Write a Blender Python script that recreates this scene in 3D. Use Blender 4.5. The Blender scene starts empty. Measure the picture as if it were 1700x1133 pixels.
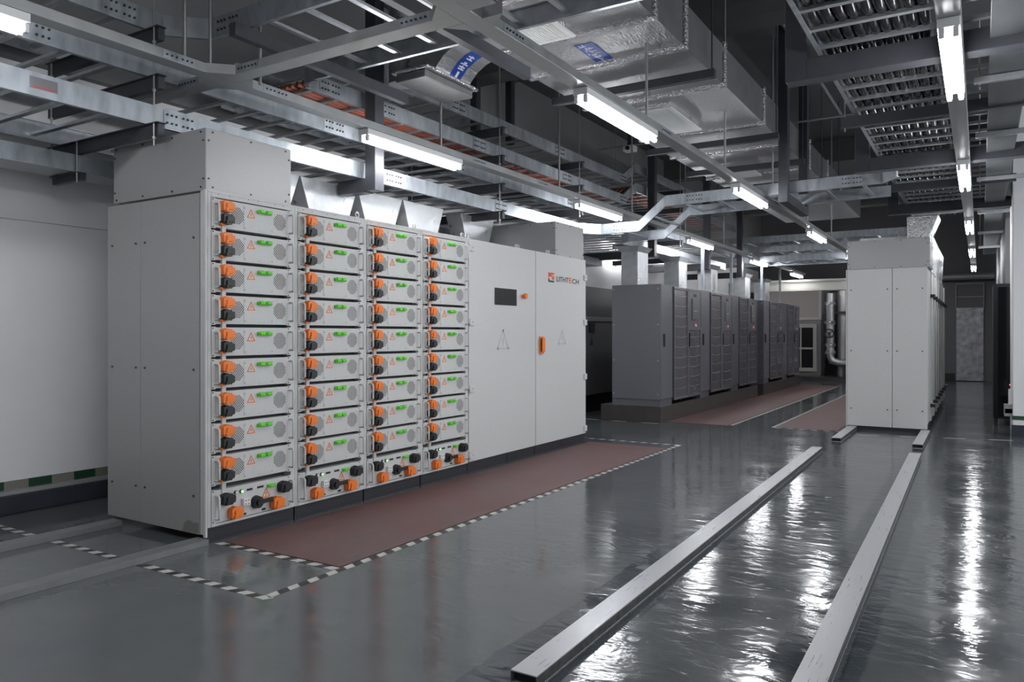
import bpy, math, random
from mathutils import Vector
random.seed(7)
C = bpy.context.scene.collection
PI = math.pi
ORG = {}

# ------------------------------------------------------------------ materials
def new_mat(name):
    m = bpy.data.materials.new(name); m.use_nodes = True
    nt = m.node_tree
    return m, nt, nt.nodes['Principled BSDF']

def mat(name, col, rough=0.5, metal=0.0, var=0.0, vscale=6.0, bump=0.0, bscale=40.0, stretch=(1, 1, 1), rvar=0.0, spec=0.5, detail=4, spangle=False):
    m, nt, b = new_mat(name)
    b.inputs['Base Color'].default_value = (*col, 1)
    b.inputs['Roughness'].default_value = rough
    b.inputs['Metallic'].default_value = metal
    b.inputs['Specular IOR Level'].default_value = spec
    if var or bump or rvar:
        tc = nt.nodes.new('ShaderNodeTexCoord')
        mp = nt.nodes.new('ShaderNodeMapping'); mp.inputs['Scale'].default_value = stretch
        nt.links.new(tc.outputs['Object'], mp.inputs['Vector'])
        if var or rvar:
            n = nt.nodes.new('ShaderNodeTexVoronoi' if spangle else 'ShaderNodeTexNoise')
            n.inputs['Scale'].default_value = vscale
            if not spangle: n.inputs['Detail'].default_value = detail
            nt.links.new(mp.outputs['Vector'], n.inputs['Vector'])
            src = n.outputs['Color'] if spangle else n.outputs['Fac']
        if var:
            r = nt.nodes.new('ShaderNodeMapRange')
            r.inputs['From Min'].default_value = 0.25; r.inputs['From Max'].default_value = 0.75
            r.inputs['To Min'].default_value = 1 - var; r.inputs['To Max'].default_value = 1 + var
            nt.links.new(src, r.inputs['Value'])
            mx = nt.nodes.new('ShaderNodeMix'); mx.data_type = 'RGBA'; mx.blend_type = 'MULTIPLY'
            mx.inputs[0].default_value = 1.0
            mx.inputs[6].default_value = (*col, 1)
            nt.links.new(r.outputs['Result'], mx.inputs[7])
            nt.links.new(mx.outputs[2], b.inputs['Base Color'])
        if rvar:
            r2 = nt.nodes.new('ShaderNodeMapRange')
            r2.inputs['From Min'].default_value = 0.25; r2.inputs['From Max'].default_value = 0.75
            r2.inputs['To Min'].default_value = max(0.02, rough - rvar); r2.inputs['To Max'].default_value = rough + rvar
            nt.links.new(src, r2.inputs['Value'])
            nt.links.new(r2.outputs['Result'], b.inputs['Roughness'])
        if bump:
            n2 = nt.nodes.new('ShaderNodeTexNoise'); n2.inputs['Scale'].default_value = bscale
            n2.inputs['Detail'].default_value = 3
            nt.links.new(mp.outputs['Vector'], n2.inputs['Vector'])
            bp = nt.nodes.new('ShaderNodeBump'); bp.inputs['Strength'].default_value = bump
            bp.inputs['Distance'].default_value = 0.02
            nt.links.new(n2.outputs['Fac'], bp.inputs['Height'])
            nt.links.new(bp.outputs['Normal'], b.inputs['Normal'])
    return m

def emit(name, col, s):
    m, nt, b = new_mat(name)
    b.inputs['Base Color'].default_value = (0.8, 0.8, 0.8, 1)
    b.inputs['Emission Color'].default_value = (*col, 1)
    b.inputs['Emission Strength'].default_value = s
    return m

M = {}
M['rack'] = mat('rack_grey_paint', (0.56, 0.56, 0.55), 0.5, 0, 0.03, 30)
M['rack_shaded'] = mat('rack_shaded_side', (0.35, 0.35, 0.345), 0.42, 0.15, 0.03, 60)  # darker copy of the rack grey: dimness of the near end painted in
M['box'] = mat('box_brushed_paint', (0.36, 0.36, 0.355), 0.40, 0.2, 0.03, 80)
M['gap_shade'] = mat('rack_gap_shade', (0.05, 0.05, 0.05), 0.7)  # near-black colour for the shade between modules
M['dot'] = mat('perforation_black', (0.012, 0.012, 0.012), 0.8)
M['orange'] = mat('orange_plastic', (0.83, 0.20, 0.03), 0.45)
M['blackp'] = mat('black_plastic', (0.013, 0.013, 0.014), 0.45)
M['green'] = mat('green_plastic', (0.13, 0.62, 0.03), 0.4)
M['white'] = mat('white_plastic', (0.72, 0.72, 0.72), 0.4)
M['plinth'] = mat('black_plinth_steel', (0.024, 0.024, 0.029), 0.45)
M['plinth_dot'] = mat('plinth_hole_grey', (0.10, 0.10, 0.11), 0.6)
M['screw'] = mat('screw_metal', (0.10, 0.07, 0.06), 0.4, 0.6)
M['galv'] = mat('galvanised_steel', (0.38, 0.41, 0.44), 0.40, 0.7, 0.26, 14, stretch=(1, 1, 0.35), rvar=0.10)
M['galv2'] = mat('galvanised_sheet', (0.62, 0.64, 0.66), 0.36, 0.7, 0.16, 9, rvar=0.12, bump=0.05, bscale=6)
M['trunk'] = mat('trunking_steel', (0.39, 0.40, 0.40), 0.36, 0.6, 0.10, 8, rvar=0.08)
M['rung'] = mat('rung_steel', (0.50, 0.52, 0.54), 0.33, 0.75, 0.12, 20)
M['bolt'] = mat('bolt_dark', (0.04, 0.04, 0.045), 0.4, 0.5)
M['trough'] = mat('dull_trough_steel', (0.11, 0.118, 0.125), 0.42, 0.5, 0.3, 4, stretch=(1, .3, 1))
M['dsteel'] = mat('dark_painted_steel', (0.045, 0.047, 0.056), 0.42, 0.1, 0.15, 10)
M['rod'] = mat('hanger_rod_steel', (0.36, 0.36, 0.36), 0.35, 0.7)
M['foil'] = mat('foil_insulation', (0.52, 0.52, 0.53), 0.36, 0.85, 0.06, 9, bump=0.45, bscale=30, stretch=(1.8, 0.6, 1), rvar=0.08)
M['foilc'] = mat('crumpled_foil', (0.62, 0.62, 0.63), 0.2, 0.95, 0.1, 9, bump=1.0, bscale=45)
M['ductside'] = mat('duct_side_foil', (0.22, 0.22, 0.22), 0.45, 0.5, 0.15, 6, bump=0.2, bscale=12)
M['copper'] = mat('copper_red_cable', (0.30, 0.085, 0.05), 0.5, 0, 0.15, 12)
M['bcable'] = mat('black_cable_sheath', (0.008, 0.008, 0.010), 0.25, 0, 0.3, 18, spec=0.35)
M['ups'] = mat('ups_grey_paint', (0.150, 0.150, 0.168), 0.33, 0.15, 0.05, 30)
M['upsd'] = mat('ups_slat_grey', (0.20, 0.19, 0.205), 0.27, 0.5, 0.06, 40)
M['upsl'] = mat('ups_slat_edge', (0.30, 0.29, 0.30), 0.4, 0.3)
M['conc'] = mat('plinth_painted_concrete', (0.060, 0.054, 0.052), 0.3, 0, 0.15, 5)
M['wall'] = mat('painted_wall', (0.80, 0.80, 0.81), 0.75, 0, 0.03, 2.0)
M['wallup'] = mat('upper_wall_grey', (0.20, 0.20, 0.205), 0.8, 0, 0.06, 2)
M['ceil'] = mat('painted_ceiling', (0.11, 0.11, 0.11), 0.9, 0, 0.06, 2)
M['skirt'] = mat('skirting_blue_grey', (0.035, 0.04, 0.052), 0.3, 0, 0.2, 5, bump=0.15, bscale=8)
M['ledge'] = mat('plaster_ledge', (0.30, 0.30, 0.30), 0.7)
M['dgreen'] = mat('dark_green_paint', (0.010, 0.055, 0.026), 0.5)
M['tgrey'] = mat('stripe_grey_paint', (0.21, 0.20, 0.18), 0.6)
M['tapew'] = mat('tape_white', (0.50, 0.50, 0.47), 0.45, 0, 0.1, 12)
M['tapeb'] = mat('tape_black', (0.022, 0.022, 0.022), 0.4)
M['alu'] = mat('brushed_steel_rail', (0.58, 0.59, 0.61), 0.34, 0.65, 0.05, 10, stretch=(14, 0.5, 14), rvar=0.1)
M['railedge'] = mat('rail_edge_grime', (0.06, 0.06, 0.06), 0.6, 0.2, 0.6, 30)
M['railp'] = mat('painted_floor_rail', (0.17, 0.175, 0.18), 0.35, 0.1, 0.12, 8)
M['beige'] = mat('beige_panel', (0.50, 0.49, 0.45), 0.5)
M['beigep'] = mat('pinkish_panel', (0.44, 0.40, 0.39), 0.6)
M['pipe'] = mat('grey_conduit', (0.35, 0.35, 0.35), 0.4, 0.5)
M['blue'] = mat('blue_label', (0.008, 0.045, 0.26), 0.4)
M['lab'] = mat('label_white', (0.7, 0.7, 0.74), 0.5)
M['screen'] = mat('screen_black', (0.008, 0.008, 0.008), 0.25)
M['red'] = mat('red_plastic', (0.5, 0.03, 0.03), 0.4)
M['logo_red'] = mat('logo_red_print', (0.72, 0.07, 0.015), 0.5)
M['ink'] = mat('dark_ink_print', (0.02, 0.02, 0.022), 0.5)
M['emboss'] = mat('embossed_outline', (0.485, 0.485, 0.475), 0.55)
M['nameplate'] = mat('nameplate_grey', (0.17, 0.17, 0.18), 0.4, 0.4)
M['door'] = mat('scuffed_door', (0.38, 0.38, 0.41), 0.4, 0.2, 0.45, 7)
M['dgrey'] = mat('dark_grey_wall_panel', (0.13, 0.13, 0.135), 0.6)
M['rackblk'] = mat('black_server_cabinet', (0.010, 0.010, 0.012), 0.3)
M['glass'] = mat('smoked_door_panel', (0.006, 0.006, 0.008), 0.08)
M['led'] = emit('red_led', (1, 0.05, 0.02), 3)
M['ledg'] = emit('green_led', (0.15, 1, 0.1), 0.6)
M['tube'] = emit('fluorescent_tube', (0.96, 0.97, 1.0), 42)

# floor : glossy grey epoxy with brush waviness, darker touch-up paint beside the rails
def floor_mat():
    m, nt, b = new_mat('grey_epoxy_floor')
    N = nt.nodes.new; L = nt.links.new
    tc = N('ShaderNodeTexCoord')
    sep = N('ShaderNodeSeparateXYZ'); L(tc.outputs['Object'], sep.inputs[0])
    n1 = N('ShaderNodeTexNoise'); n1.inputs['Scale'].default_value = 1.1; n1.inputs['Detail'].default_value = 6
    L(tc.outputs['Object'], n1.inputs['Vector'])
    ramp = N('ShaderNodeValToRGB')
    ramp.color_ramp.elements[0].position = 0.3; ramp.color_ramp.elements[0].color = (0.082, 0.091, 0.098, 1)
    ramp.color_ramp.elements[1].position = 0.7; ramp.color_ramp.elements[1].color = (0.112, 0.121, 0.125, 1)
    L(n1.outputs['Fac'], ramp.inputs[0])
    n2 = N('ShaderNodeTexNoise'); n2.inputs['Scale'].default_value = 3.0; n2.inputs['Detail'].default_value = 5
    L(tc.outputs['Object'], n2.inputs['Vector'])
    def band(cx, half):
        s = N('ShaderNodeMath'); s.operation = 'SUBTRACT'; L(sep.outputs['X'], s.inputs[0]); s.inputs[1].default_value = cx
        a = N('ShaderNodeMath'); a.operation = 'ABSOLUTE'; L(s.outputs[0], a.inputs[0])
        w = N('ShaderNodeMath'); w.operation = 'MULTIPLY_ADD'; L(n2.outputs['Fac'], w.inputs[0]); w.inputs[1].default_value = 0.10; L(a.outputs[0], w.inputs[2])
        r = N('ShaderNodeMapRange'); r.inputs['From Min'].default_value = half + 0.05; r.inputs['From Max'].default_value = half + 0.065
        r.inputs['To Min'].default_value = 1; r.inputs['To Max'].default_value = 0
        L(w.outputs[0], r.inputs['Value']); return r.outputs['Result']
    mx = N('ShaderNodeMath'); mx.operation = 'MAXIMUM'; L(band(-1.56, 0.17), mx.inputs[0]); L(band(-0.57, 0.17), mx.inputs[1])
    mix = N('ShaderNodeMix'); mix.data_type = 'RGBA'
    sc = N('ShaderNodeMath'); sc.operation = 'MULTIPLY'; sc.inputs[1].default_value = 0.8; L(mx.outputs[0], sc.inputs[0])
    L(sc.outputs[0], mix.inputs[0]); L(ramp.outputs['Color'], mix.inputs[6]); mix.inputs[7].default_value = (0.046, 0.057, 0.068, 1)
    L(mix.outputs[2], b.inputs['Base Color'])
    n3 = N('ShaderNodeTexNoise'); n3.inputs['Scale'].default_value = 2.2; n3.inputs['Detail'].default_value = 3
    L(tc.outputs['Object'], n3.inputs['Vector'])
    rr = N('ShaderNodeMapRange'); rr.inputs['To Min'].default_value = 0.06; rr.inputs['To Max'].default_value = 0.17
    rr.inputs['From Min'].default_value = 0.3; rr.inputs['From Max'].default_value = 0.7
    L(n3.outputs['Fac'], rr.inputs['Value']); L(rr.outputs['Result'], b.inputs['Roughness'])
    mp = N('ShaderNodeMapping'); mp.inputs['Rotation'].default_value = (0, 0, 0.55); mp.inputs['Scale'].default_value = (1.0, 2.0, 1)
    L(tc.outputs['Object'], mp.inputs['Vector'])
    n4 = N('ShaderNodeTexNoise'); n4.inputs['Scale'].default_value = 5.0; n4.inputs['Detail'].default_value = 3.5; n4.inputs['Distortion'].default_value = 0.6
    L(mp.outputs['Vector'], n4.inputs['Vector'])
    bp = N('ShaderNodeBump'); sm = N('ShaderNodeMapRange'); sm.inputs['From Min'].default_value = -3.2; sm.inputs['From Max'].default_value = -1.3; sm.inputs['To Min'].default_value = 0.07; sm.inputs['To Max'].default_value = 0.20
    L(sep.outputs['X'], sm.inputs['Value']); L(sm.outputs['Result'], bp.inputs['Strength']); bp.inputs['Distance'].default_value = 0.02
    L(n4.outputs['Fac'], bp.inputs['Height']); L(bp.outputs['Normal'], b.inputs['Normal'])
    b.inputs['Specular IOR Level'].default_value = 0.62
    return m
M['floor'] = floor_mat()

def mat_rubber():
    m, nt, b = new_mat('ribbed_red_rubber')
    N = nt.nodes.new; L = nt.links.new
    tc = N('ShaderNodeTexCoord')
    w = N('ShaderNodeTexWave'); w.bands_direction = 'X'; w.inputs['Scale'].default_value = 11
    L(tc.outputs['Object'], w.inputs['Vector'])
    n = N('ShaderNodeTexNoise'); n.inputs['Scale'].default_value = 1.8; n.inputs['Detail'].default_value = 6
    L(tc.outputs['Object'], n.inputs['Vector'])
    r = N('ShaderNodeValToRGB')
    r.color_ramp.elements[0].position = 0.35; r.color_ramp.elements[0].color = (0.118, 0.053, 0.050, 1)
    r.color_ramp.elements[1].position = 0.65; r.color_ramp.elements[1].color = (0.112, 0.069, 0.066, 1)
    L(n.outputs['Fac'], r.inputs[0]); L(r.outputs['Color'], b.inputs['Base Color'])
    bp = N('ShaderNodeBump'); bp.inputs['Strength'].default_value = 0.5; bp.inputs['Distance'].default_value = 0.004
    L(w.outputs['Fac'], bp.inputs['Height']); L(bp.outputs['Normal'], b.inputs['Normal'])
    b.inputs['Roughness'].default_value = 0.6
    return m
M['mat'] = mat_rubber()

# ------------------------------------------------------------------ mesh builder
class MB:
    def __init__(s): s.v = []; s.f = []; s.m = []; s.sm = []; s.mi = 0
    def add(s, vs, fs, smooth=False):
        o = len(s.v); s.v += [tuple(p) for p in vs]
        for f in fs: s.f.append([i + o for i in f]); s.m.append(s.mi); s.sm.append(smooth)
        return s
    def mat(s, i): s.mi = i; return s
    def box(s, x0, y0, z0, x1, y1, z1):
        x0, x1 = min(x0, x1), max(x0, x1); y0, y1 = min(y0, y1), max(y0, y1); z0, z1 = min(z0, z1), max(z0, z1)
        v = [(x0, y0, z0), (x1, y0, z0), (x1, y1, z0), (x0, y1, z0), (x0, y0, z1), (x1, y0, z1), (x1, y1, z1), (x0, y1, z1)]
        return s.add(v, [(0, 3, 2, 1), (4, 5, 6, 7), (0, 1, 5, 4), (1, 2, 6, 5), (2, 3, 7, 6), (3, 0, 4, 7)])
    def hexa(s, b, t):      # bottom 4, top 4 (both ccw from above)
        return s.add(list(b) + list(t), [(0, 3, 2, 1), (4, 5, 6, 7), (0, 1, 5, 4), (1, 2, 6, 5), (2, 3, 7, 6), (3, 0, 4, 7)])
    def ring(s, p, d, r, n, up=None):
        d = Vector(d).normalized(); u = Vector(up) if up else (Vector((0, 0, 1)) if abs(d.z) < 0.9 else Vector((1, 0, 0)))
        a = d.cross(u).normalized(); b = a.cross(d).normalized()
        return [Vector(p) + a * (r * math.cos(2 * PI * i / n)) + b * (r * math.sin(2 * PI * i / n)) for i in range(n)]
    def cyl(s, p, q, r, n=10, r2=None, caps=True, smooth=True):
        p = Vector(p); q = Vector(q); d = q - p
        A = s.ring(p, d, r, n); B = s.ring(q, d, r if r2 is None else r2, n)
        s.add(A + B, [(i, (i + 1) % n, n + (i + 1) % n, n + i) for i in range(n)], smooth)
        if caps: s.add(A, [tuple(range(n))[::-1]]); s.add(B, [tuple(range(n))])
        return s
    def tube(s, pts, r, n=8, closed=False):
        P = [Vector(p) for p in pts]; k = len(P); rings = []
        for i in range(k):
            d = (P[(i + 1) % k] - P[i - 1]) if closed else (P[min(i + 1, k - 1)] - P[max(i - 1, 0)])
            rings.append(s.ring(P[i], d, r, n, (0, 0, 1) if abs(d.normalized().z) < 0.95 else (1, 0, 0)))
        vs = [v for R in rings for v in R]; fs = []
        for i in range(k if closed else k - 1):
            j = (i + 1) % k
            for t in range(n): fs.append((i * n + t, i * n + (t + 1) % n, j * n + (t + 1) % n, j * n + t))
        s.add(vs, fs, True)
        if not closed: s.add(rings[0], [tuple(range(n))[::-1]]); s.add(rings[-1], [tuple(range(n))])
        return s
    def bar(s, p, q, w, h):     # rectangular bar from p to q, w sideways, h vertical-ish
        p = Vector(p); q = Vector(q); d = (q - p).normalized()
        up = Vector((0, 0, 1)) if abs(d.z) < 0.95 else Vector((0, 1, 0))
        a = d.cross(up).normalized() * (w / 2); b = a.cross(d).normalized() * (h / 2)
        v = [p - a - b, p + a - b, p + a + b, p - a + b, q - a - b, q + a - b, q + a + b, q - a + b]
        return s.add(v, [(0, 1, 2, 3), (7, 6, 5, 4), (0, 4, 5, 1), (1, 5, 6, 2), (2, 6, 7, 3), (3, 7, 4, 0)])
    def prism(s, pts, off):     # planar polygon swept by vector off
        P = [Vector(p) for p in pts]; o = Vector(off); n = len(P)
        return s.add(P + [p + o for p in P], [tuple(range(n))[::-1], tuple(range(n, 2 * n))] + [(i, (i + 1) % n, n + (i + 1) % n, n + i) for i in range(n)])
    def disc(s, c, nrm, r, n=8):
        R = s.ring(c, nrm, r, n); return s.add(R, [tuple(range(n))])
    def build(s, name, mats, parent=None, bevel=0, origin=None):
        if parent is not None: o = Vector(ORG[parent.name])
        elif origin is not None: o = Vector(origin)
        else:
            xs = [p[0] for p in s.v]; ys = [p[1] for p in s.v]; zs = [p[2] for p in s.v]
            o = Vector(((min(xs) + max(xs)) / 2, (min(ys) + max(ys)) / 2, min(zs)))
        me = bpy.data.meshes.new(name)
        me.from_pydata([(p[0] - o.x, p[1] - o.y, p[2] - o.z) for p in s.v], [], s.f)
        if not isinstance(mats, (list, tuple)): mats = [mats]
        for k in mats: me.materials.append(M[k])
        me.polygons.foreach_set('material_index', s.m); me.polygons.foreach_set('use_smooth', s.sm)
        me.update()
        ob = bpy.data.objects.new(name, me); C.objects.link(ob)
        ORG[ob.name] = tuple(o)
        if parent is not None: ob.parent = parent
        else: ob.location = o
        if bevel:
            bv = ob.modifiers.new('bevel', 'BEVEL'); bv.width = bevel; bv.segments = 2; bv.limit_method = 'ANGLE'; bv.angle_limit = 0.7
        return ob

def tag(o, label, cat, group=None, kind=None):
    if label: o['label'] = label
    if cat: o['category'] = cat
    if group: o['group'] = group
    if kind: o['kind'] = kind
    return o
def thing(name, loc, label, cat, group=None):
    o = bpy.data.objects.new(name, None); C.objects.link(o); o.location = loc; o.empty_display_size = 0.1
    ORG[o.name] = tuple(loc)
    return tag(o, label, cat, group)
def struct(o): o['kind'] = 'structure'; return o
def copy_tree(o, off=(0, 0, 0), label=None, group=None):
    def rec(a, par):
        c = a.copy(); C.objects.link(c)
        if par is not None: c.parent = par
        for ch in a.children: rec(ch, c)
        return c
    c = rec(o, None); c.location = Vector(o.location) + Vector(off)
    if label: c['label'] = label
    if group: c['group'] = group
    return c
ORD = ['topmost', 'second', 'third', 'fourth', 'fifth', 'sixth', 'seventh', 'eighth', 'ninth']

# ------------------------------------------------------------------ camera, world
cam = bpy.data.cameras.new('camera'); cam.sensor_width = 36; cam.lens = 26.678
cam.shift_y = (555.5 - 566.5) / 1700.0
cam.clip_end = 200
co = bpy.data.objects.new('camera', cam); C.objects.link(co)
co.location = (0, 0, 1.35); co.rotation_euler = (PI / 2, 0, math.radians(31.6976))
bpy.context.scene.camera = co
w = bpy.data.worlds.new('room_ambient'); bpy.context.scene.world = w; w.use_nodes = True
w.node_tree.nodes['Background'].inputs[0].default_value = (0.9, 0.95, 1, 1)
w.node_tree.nodes['Background'].inputs[1].default_value = 1.15
sc = bpy.context.scene
sc.view_settings.view_transform = 'Standard'; sc.view_settings.look = 'None'
sc.view_settings.gamma = 1.0; sc.view_settings.use_curve_mapping = False
sc.view_settings.exposure = 0.58
sc.cycles.max_bounces = 8
sc.cycles.sample_clamp_indirect = 6.0
sc.cycles.use_denoising = True

# ------------------------------------------------------------------ room shell
CEIL = 5.3
struct(MB().box(-6.6, -2.5, -0.1, 4.5, 26, 0).build('floor', 'floor', origin=(0, 0, 0)))
struct(MB().box(-6.6, -2.5, CEIL, 4.5, 26, CEIL + 0.1).build('ceiling', 'ceil'))
struct(MB().box(-6.42, -2.5, 0, -6.22, 26, CEIL).build('wall_left', 'wall'))
struct(MB().box(-6.42, -2.7, 0, 4.5, -2.5, CEIL).build('wall_light_block', 'dgrey'))  # unseen wall, added to keep ambient light off the rack end
struct(MB().box(-6.22, 25.5, 0, 4.5, 25.7, CEIL).build('wall_back', 'dgrey'))
struct(MB().box(-6.22, -2.5, 3.42, -6.13, 26, CEIL).build('wall_upper_band', 'wallup'))
# right side : white column and the wall behind the black cabinet
struct(MB().box(0.36, 12.0, 0, 1.5, 13.0, CEIL).build('wall_column', 'wall', bevel=0.012))
struct(MB().box(0.34, 14.6, 0, 0.7, 25.5, CEIL).build('wall_right', 'dgrey'))
b = MB().box(0.345, 11.985, 0, 1.5, 12.0, 0.155); struct(b.build('baseboard_column', 'skirt'))
b = MB().box(0.352, 11.99, 0.225, 1.5, 12.0, 0.275); struct(b.build('trim_column', 'dgreen'))
# left skirting, plaster ledge and green-grey checker stripe
struct(MB().box(-6.22, -2.5, 0, -6.17, 26, 0.145).build('baseboard_left', 'skirt', bevel=0.01))
struct(MB().box(-6.22, -2.5, 0.145, -6.185, 26, 0.175).build('trim_1', 'ledge'))
b = MB(); y = -2.5; i = 0
while y < 26:
    b.mat(i % 2).box(-6.2195, y, 0.178, -6.214, y + 0.172, 0.245); y += 0.172; i += 1
struct(b.build('trim_2', ['dgreen', 'tgrey']))
struct(MB().box(-6.22, 10.5, 1.66, -6.17, 25.5, 1.74).build('trim_3', 'wall'))
b = MB().box(-6.22, -2.5, 2.22, -6.19, 10.0, 2.30); struct(b.build('wall_shade_band', 'wall'))  # strip added as a shape for the shading across the wall
# beams on the ceiling
for k, yy in enumerate((0.5, 8.5, 16.5, 22.5)):
    struct(MB().box(-6.22, yy, 4.85, 4.5, yy + 0.4, CEIL).build('ceiling_beam', 'ceil'))

# ------------------------------------------------------------------ floor rails
def steel_rail(x0, y0, y1, wd, label, m='alu', hollow=True, zh=0.05, drift=0.0):
    b = MB(); t = 0.005
    X = lambda y: x0 + drift * (y - y0)
    def slab(a0, a1, z0, z1, ya, yb):
        b.hexa([(X(ya) + a0, ya, z0), (X(ya) + a1, ya, z0), (X(yb) + a1, yb, z0), (X(yb) + a0, yb, z0)],
               [(X(ya) + a0, ya, z1), (X(ya) + a1, ya, z1), (X(yb) + a1, yb, z1), (X(yb) + a0, yb, z1)])
    slab(0, wd, zh - t, zh, y0, y1); slab(0, wd, 0.001, t, y0, y1)
    b.mat(1); slab(0, t, t, zh - t, y0, y1); slab(wd - t, wd, t, zh - t, y0, y1)
    b.mat(2); slab(t, wd - t, t, zh - t, y0 + 0.02, y0 + 0.03)
    o = b.build('floor_rail', [m, 'railedge' if m == 'alu' else m, 'dot'])
    return tag(o, label, 'rail', 'steel floor rails')
steel_rail(-1.55, 2.50, 9.32, 0.115, 'long bare steel floor rail with open end, left of the near pair', drift=-0.017)
steel_rail(-0.585, 1.2, 9.40, 0.115, 'long bare steel floor rail, right of the near pair', drift=-0.010)
steel_rail(-1.60, 10.25, 11.72, 0.11, 'short steel rail stub under left corner of the far cabinet')
steel_rail(-0.69, 10.15, 11.72, 0.11, 'short steel rail stub under right corner of the far cabinet')
steel_rail(-4.315, -1.0, 3.11, 0.115, 'grey painted floor rail leading to front corner of near battery racks', 'railp', zh=.038, drift=0.0)
steel_rail(-5.265, -1.0, 3.11, 0.115, 'grey painted floor rail near the wall, behind the front painted rail', 'railp', zh=.038, drift=0.0)

# ------------------------------------------------------------------ hazard tape and mats
def tape(p, q, label, seg=0.07, wd=0.05, z=0.0015, skew=0.012):
    p = Vector((p[0], p[1], 0)); q = Vector((q[0], q[1], 0)); d = (q - p); L = d.length; d /= L
    n = Vector((-d.y, d.x, 0)) * wd / 2; k = max(1, round(L / seg)); s = L / k; b = MB()
    for i in range(k):
        a = p + d * (s * i); c = p + d * (s * (i + 1)); e = d * skew
        b.mat(i % 2)
        lo = [a - n - e, c - n - e, c + n + e, a + n + e]
        b.prism([(v.x, v.y, 0.0003) for v in lo], (0, 0, z))
    return tag(b.build('hazard_tape', ['tapew', 'tapeb']), label, 'floor tape', 'black and white floor tape')
tape((-3.09, 2.64), (-4.18, 2.64), 'black and white tape from outer corner back to the front painted rail')
tape((-4.33, 2.64), (-5.13, 2.64), 'black and white tape between the two grey painted rails')
tape((-5.28, 2.64), (-6.12, 2.64), 'black and white tape running from back painted rail to wall')
tape((-3.12, 2.66), (-3.12, 8.88), 'long black and white tape along the aisle edge of near mat')
tape((-4.19, 3.18), (-3.15, 3.18), 'black and white tape across the near end of near mat')
tape((-3.10, 8.91), (-4.60, 8.91), 'black and white tape across the far end of near mat')
tape((-3.14, 11.30), (-3.14, 21.3), 'black and white tape along aisle edge of the mat by dark cabinets')
tape((-2.56, 11.35), (-2.56, 21.3), 'black and white tape along left edge of the mat by the far grey cabinet', 0.08)
tape((-5.4, 10.93), (-4.16, 10.93), 'thin pale tape at foot of the dark cabinet plinth', 0.25, 0.025)
tape((-2.52, 11.33), (-1.62, 11.33), 'thin tape across the front edge of mat by far grey cabinet', 0.08, 0.03)
tape((-1.40, 11.10), (0.34, 11.55), 'thin pale tape line from far grey cabinet to white column', 0.25, 0.02)
def rubber(x0, y0, x1, y1, label):
    return tag(MB().box(x0, y0, 0.0005, x1, y1, 0.006).build('rubber_mat', 'mat', bevel=0.002), label, 'mat', 'red rubber floor mats')
rubber(-4.17, 3.21, -3.155, 8.60, 'ribbed dark red rubber mat in front of near battery racks')
rubber(-4.12, 11.20, -3.175, 21.3, 'ribbed dark red rubber mat in front of dark cabinets')
rubber(-2.52, 11.37, -1.70, 17.5, 'ribbed dark red rubber mat left of the far grey cabinet')

# ------------------------------------------------------------------ near battery racks
FX = -4.234            # front plane
P0, PITCH = 3.128, 0.729
def hexdots(b, cy, cz, x, ry, rz, n=9, r=0.0035):
    for i in range(n):
        for j in range(n):
            yy = -ry + 2 * ry * (i + 0.5) / n; zz = -rz + 2 * rz * (j + 0.5) / n
            if (yy / ry) ** 2 + (zz / rz) ** 2 <= 1.0 and (i + j) % 2 == 0:
                b.disc((x, cy + yy, cz + zz), (1, 0, 0), r, 6)
def plug_mesh(b, y0, z0, y1, z1, x0, x1):
    # chunky moulded connector: body with lobes, front boss and a ridge
    h = z1 - z0; wd = y1 - y0
    pts = [(y0, z0 + .12 * h), (y0 + .14 * wd, z0), (y0 + .72 * wd, z0), (y0 + .80 * wd, z0 + .14 * h), (y1 - .04 * wd, z0 + .16 * h), (y1, z0 + .36 * h),
           (y1, z0 + .66 * h), (y1 - .05 * wd, z0 + .84 * h), (y0 + .80 * wd, z0 + .86 * h), (y0 + .72 * wd, z1), (y0 + .14 * wd, z1), (y0, z1 - .12 * h)]
    b.prism([(x0, p[0], p[1]) for p in pts], (x1 - x0, 0, 0))
    cy, cz = (y0 + y1) / 2, (z0 + z1) / 2
    b.prism([(x1, cy + (p[0] - cy) * .55 , cz + (p[1] - cz) * .55) for p in pts], (0.010, 0, 0))
    for f in (.30, .70): b.box(x1, y0 + .60 * wd, z0 + (f - .06) * h, x1 + .006, y0 + .74 * wd, z0 + (f + .06) * h)
    b.box(x0, y0 + .30 * wd, z1 - .01 * h, x1 - .012, y0 + .55 * wd, z1 + .07 * h)
    b.cyl((x0 + .01, y0 + .22 * wd, z0 + .2 * h), (x1 + .014, y0 + .22 * wd, z0 + .2 * h), .13 * h, 10)
    b.box(x0, y0 - .03 * wd, cz - .3 * h, x0 + .5 * (x1 - x0), y0 + .05 * wd, cz + .3 * h)
def handle_mesh(b, y, z0, z1, x0, out):
    b.tube([(x0, y, z0), (x0 + out * .8, y, z0), (x0 + out, y, z0 + .012), (x0 + out, y, z1 - .012), (x0 + out * .8, y, z1), (x0, y, z1)], 0.0075, 8)
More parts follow.
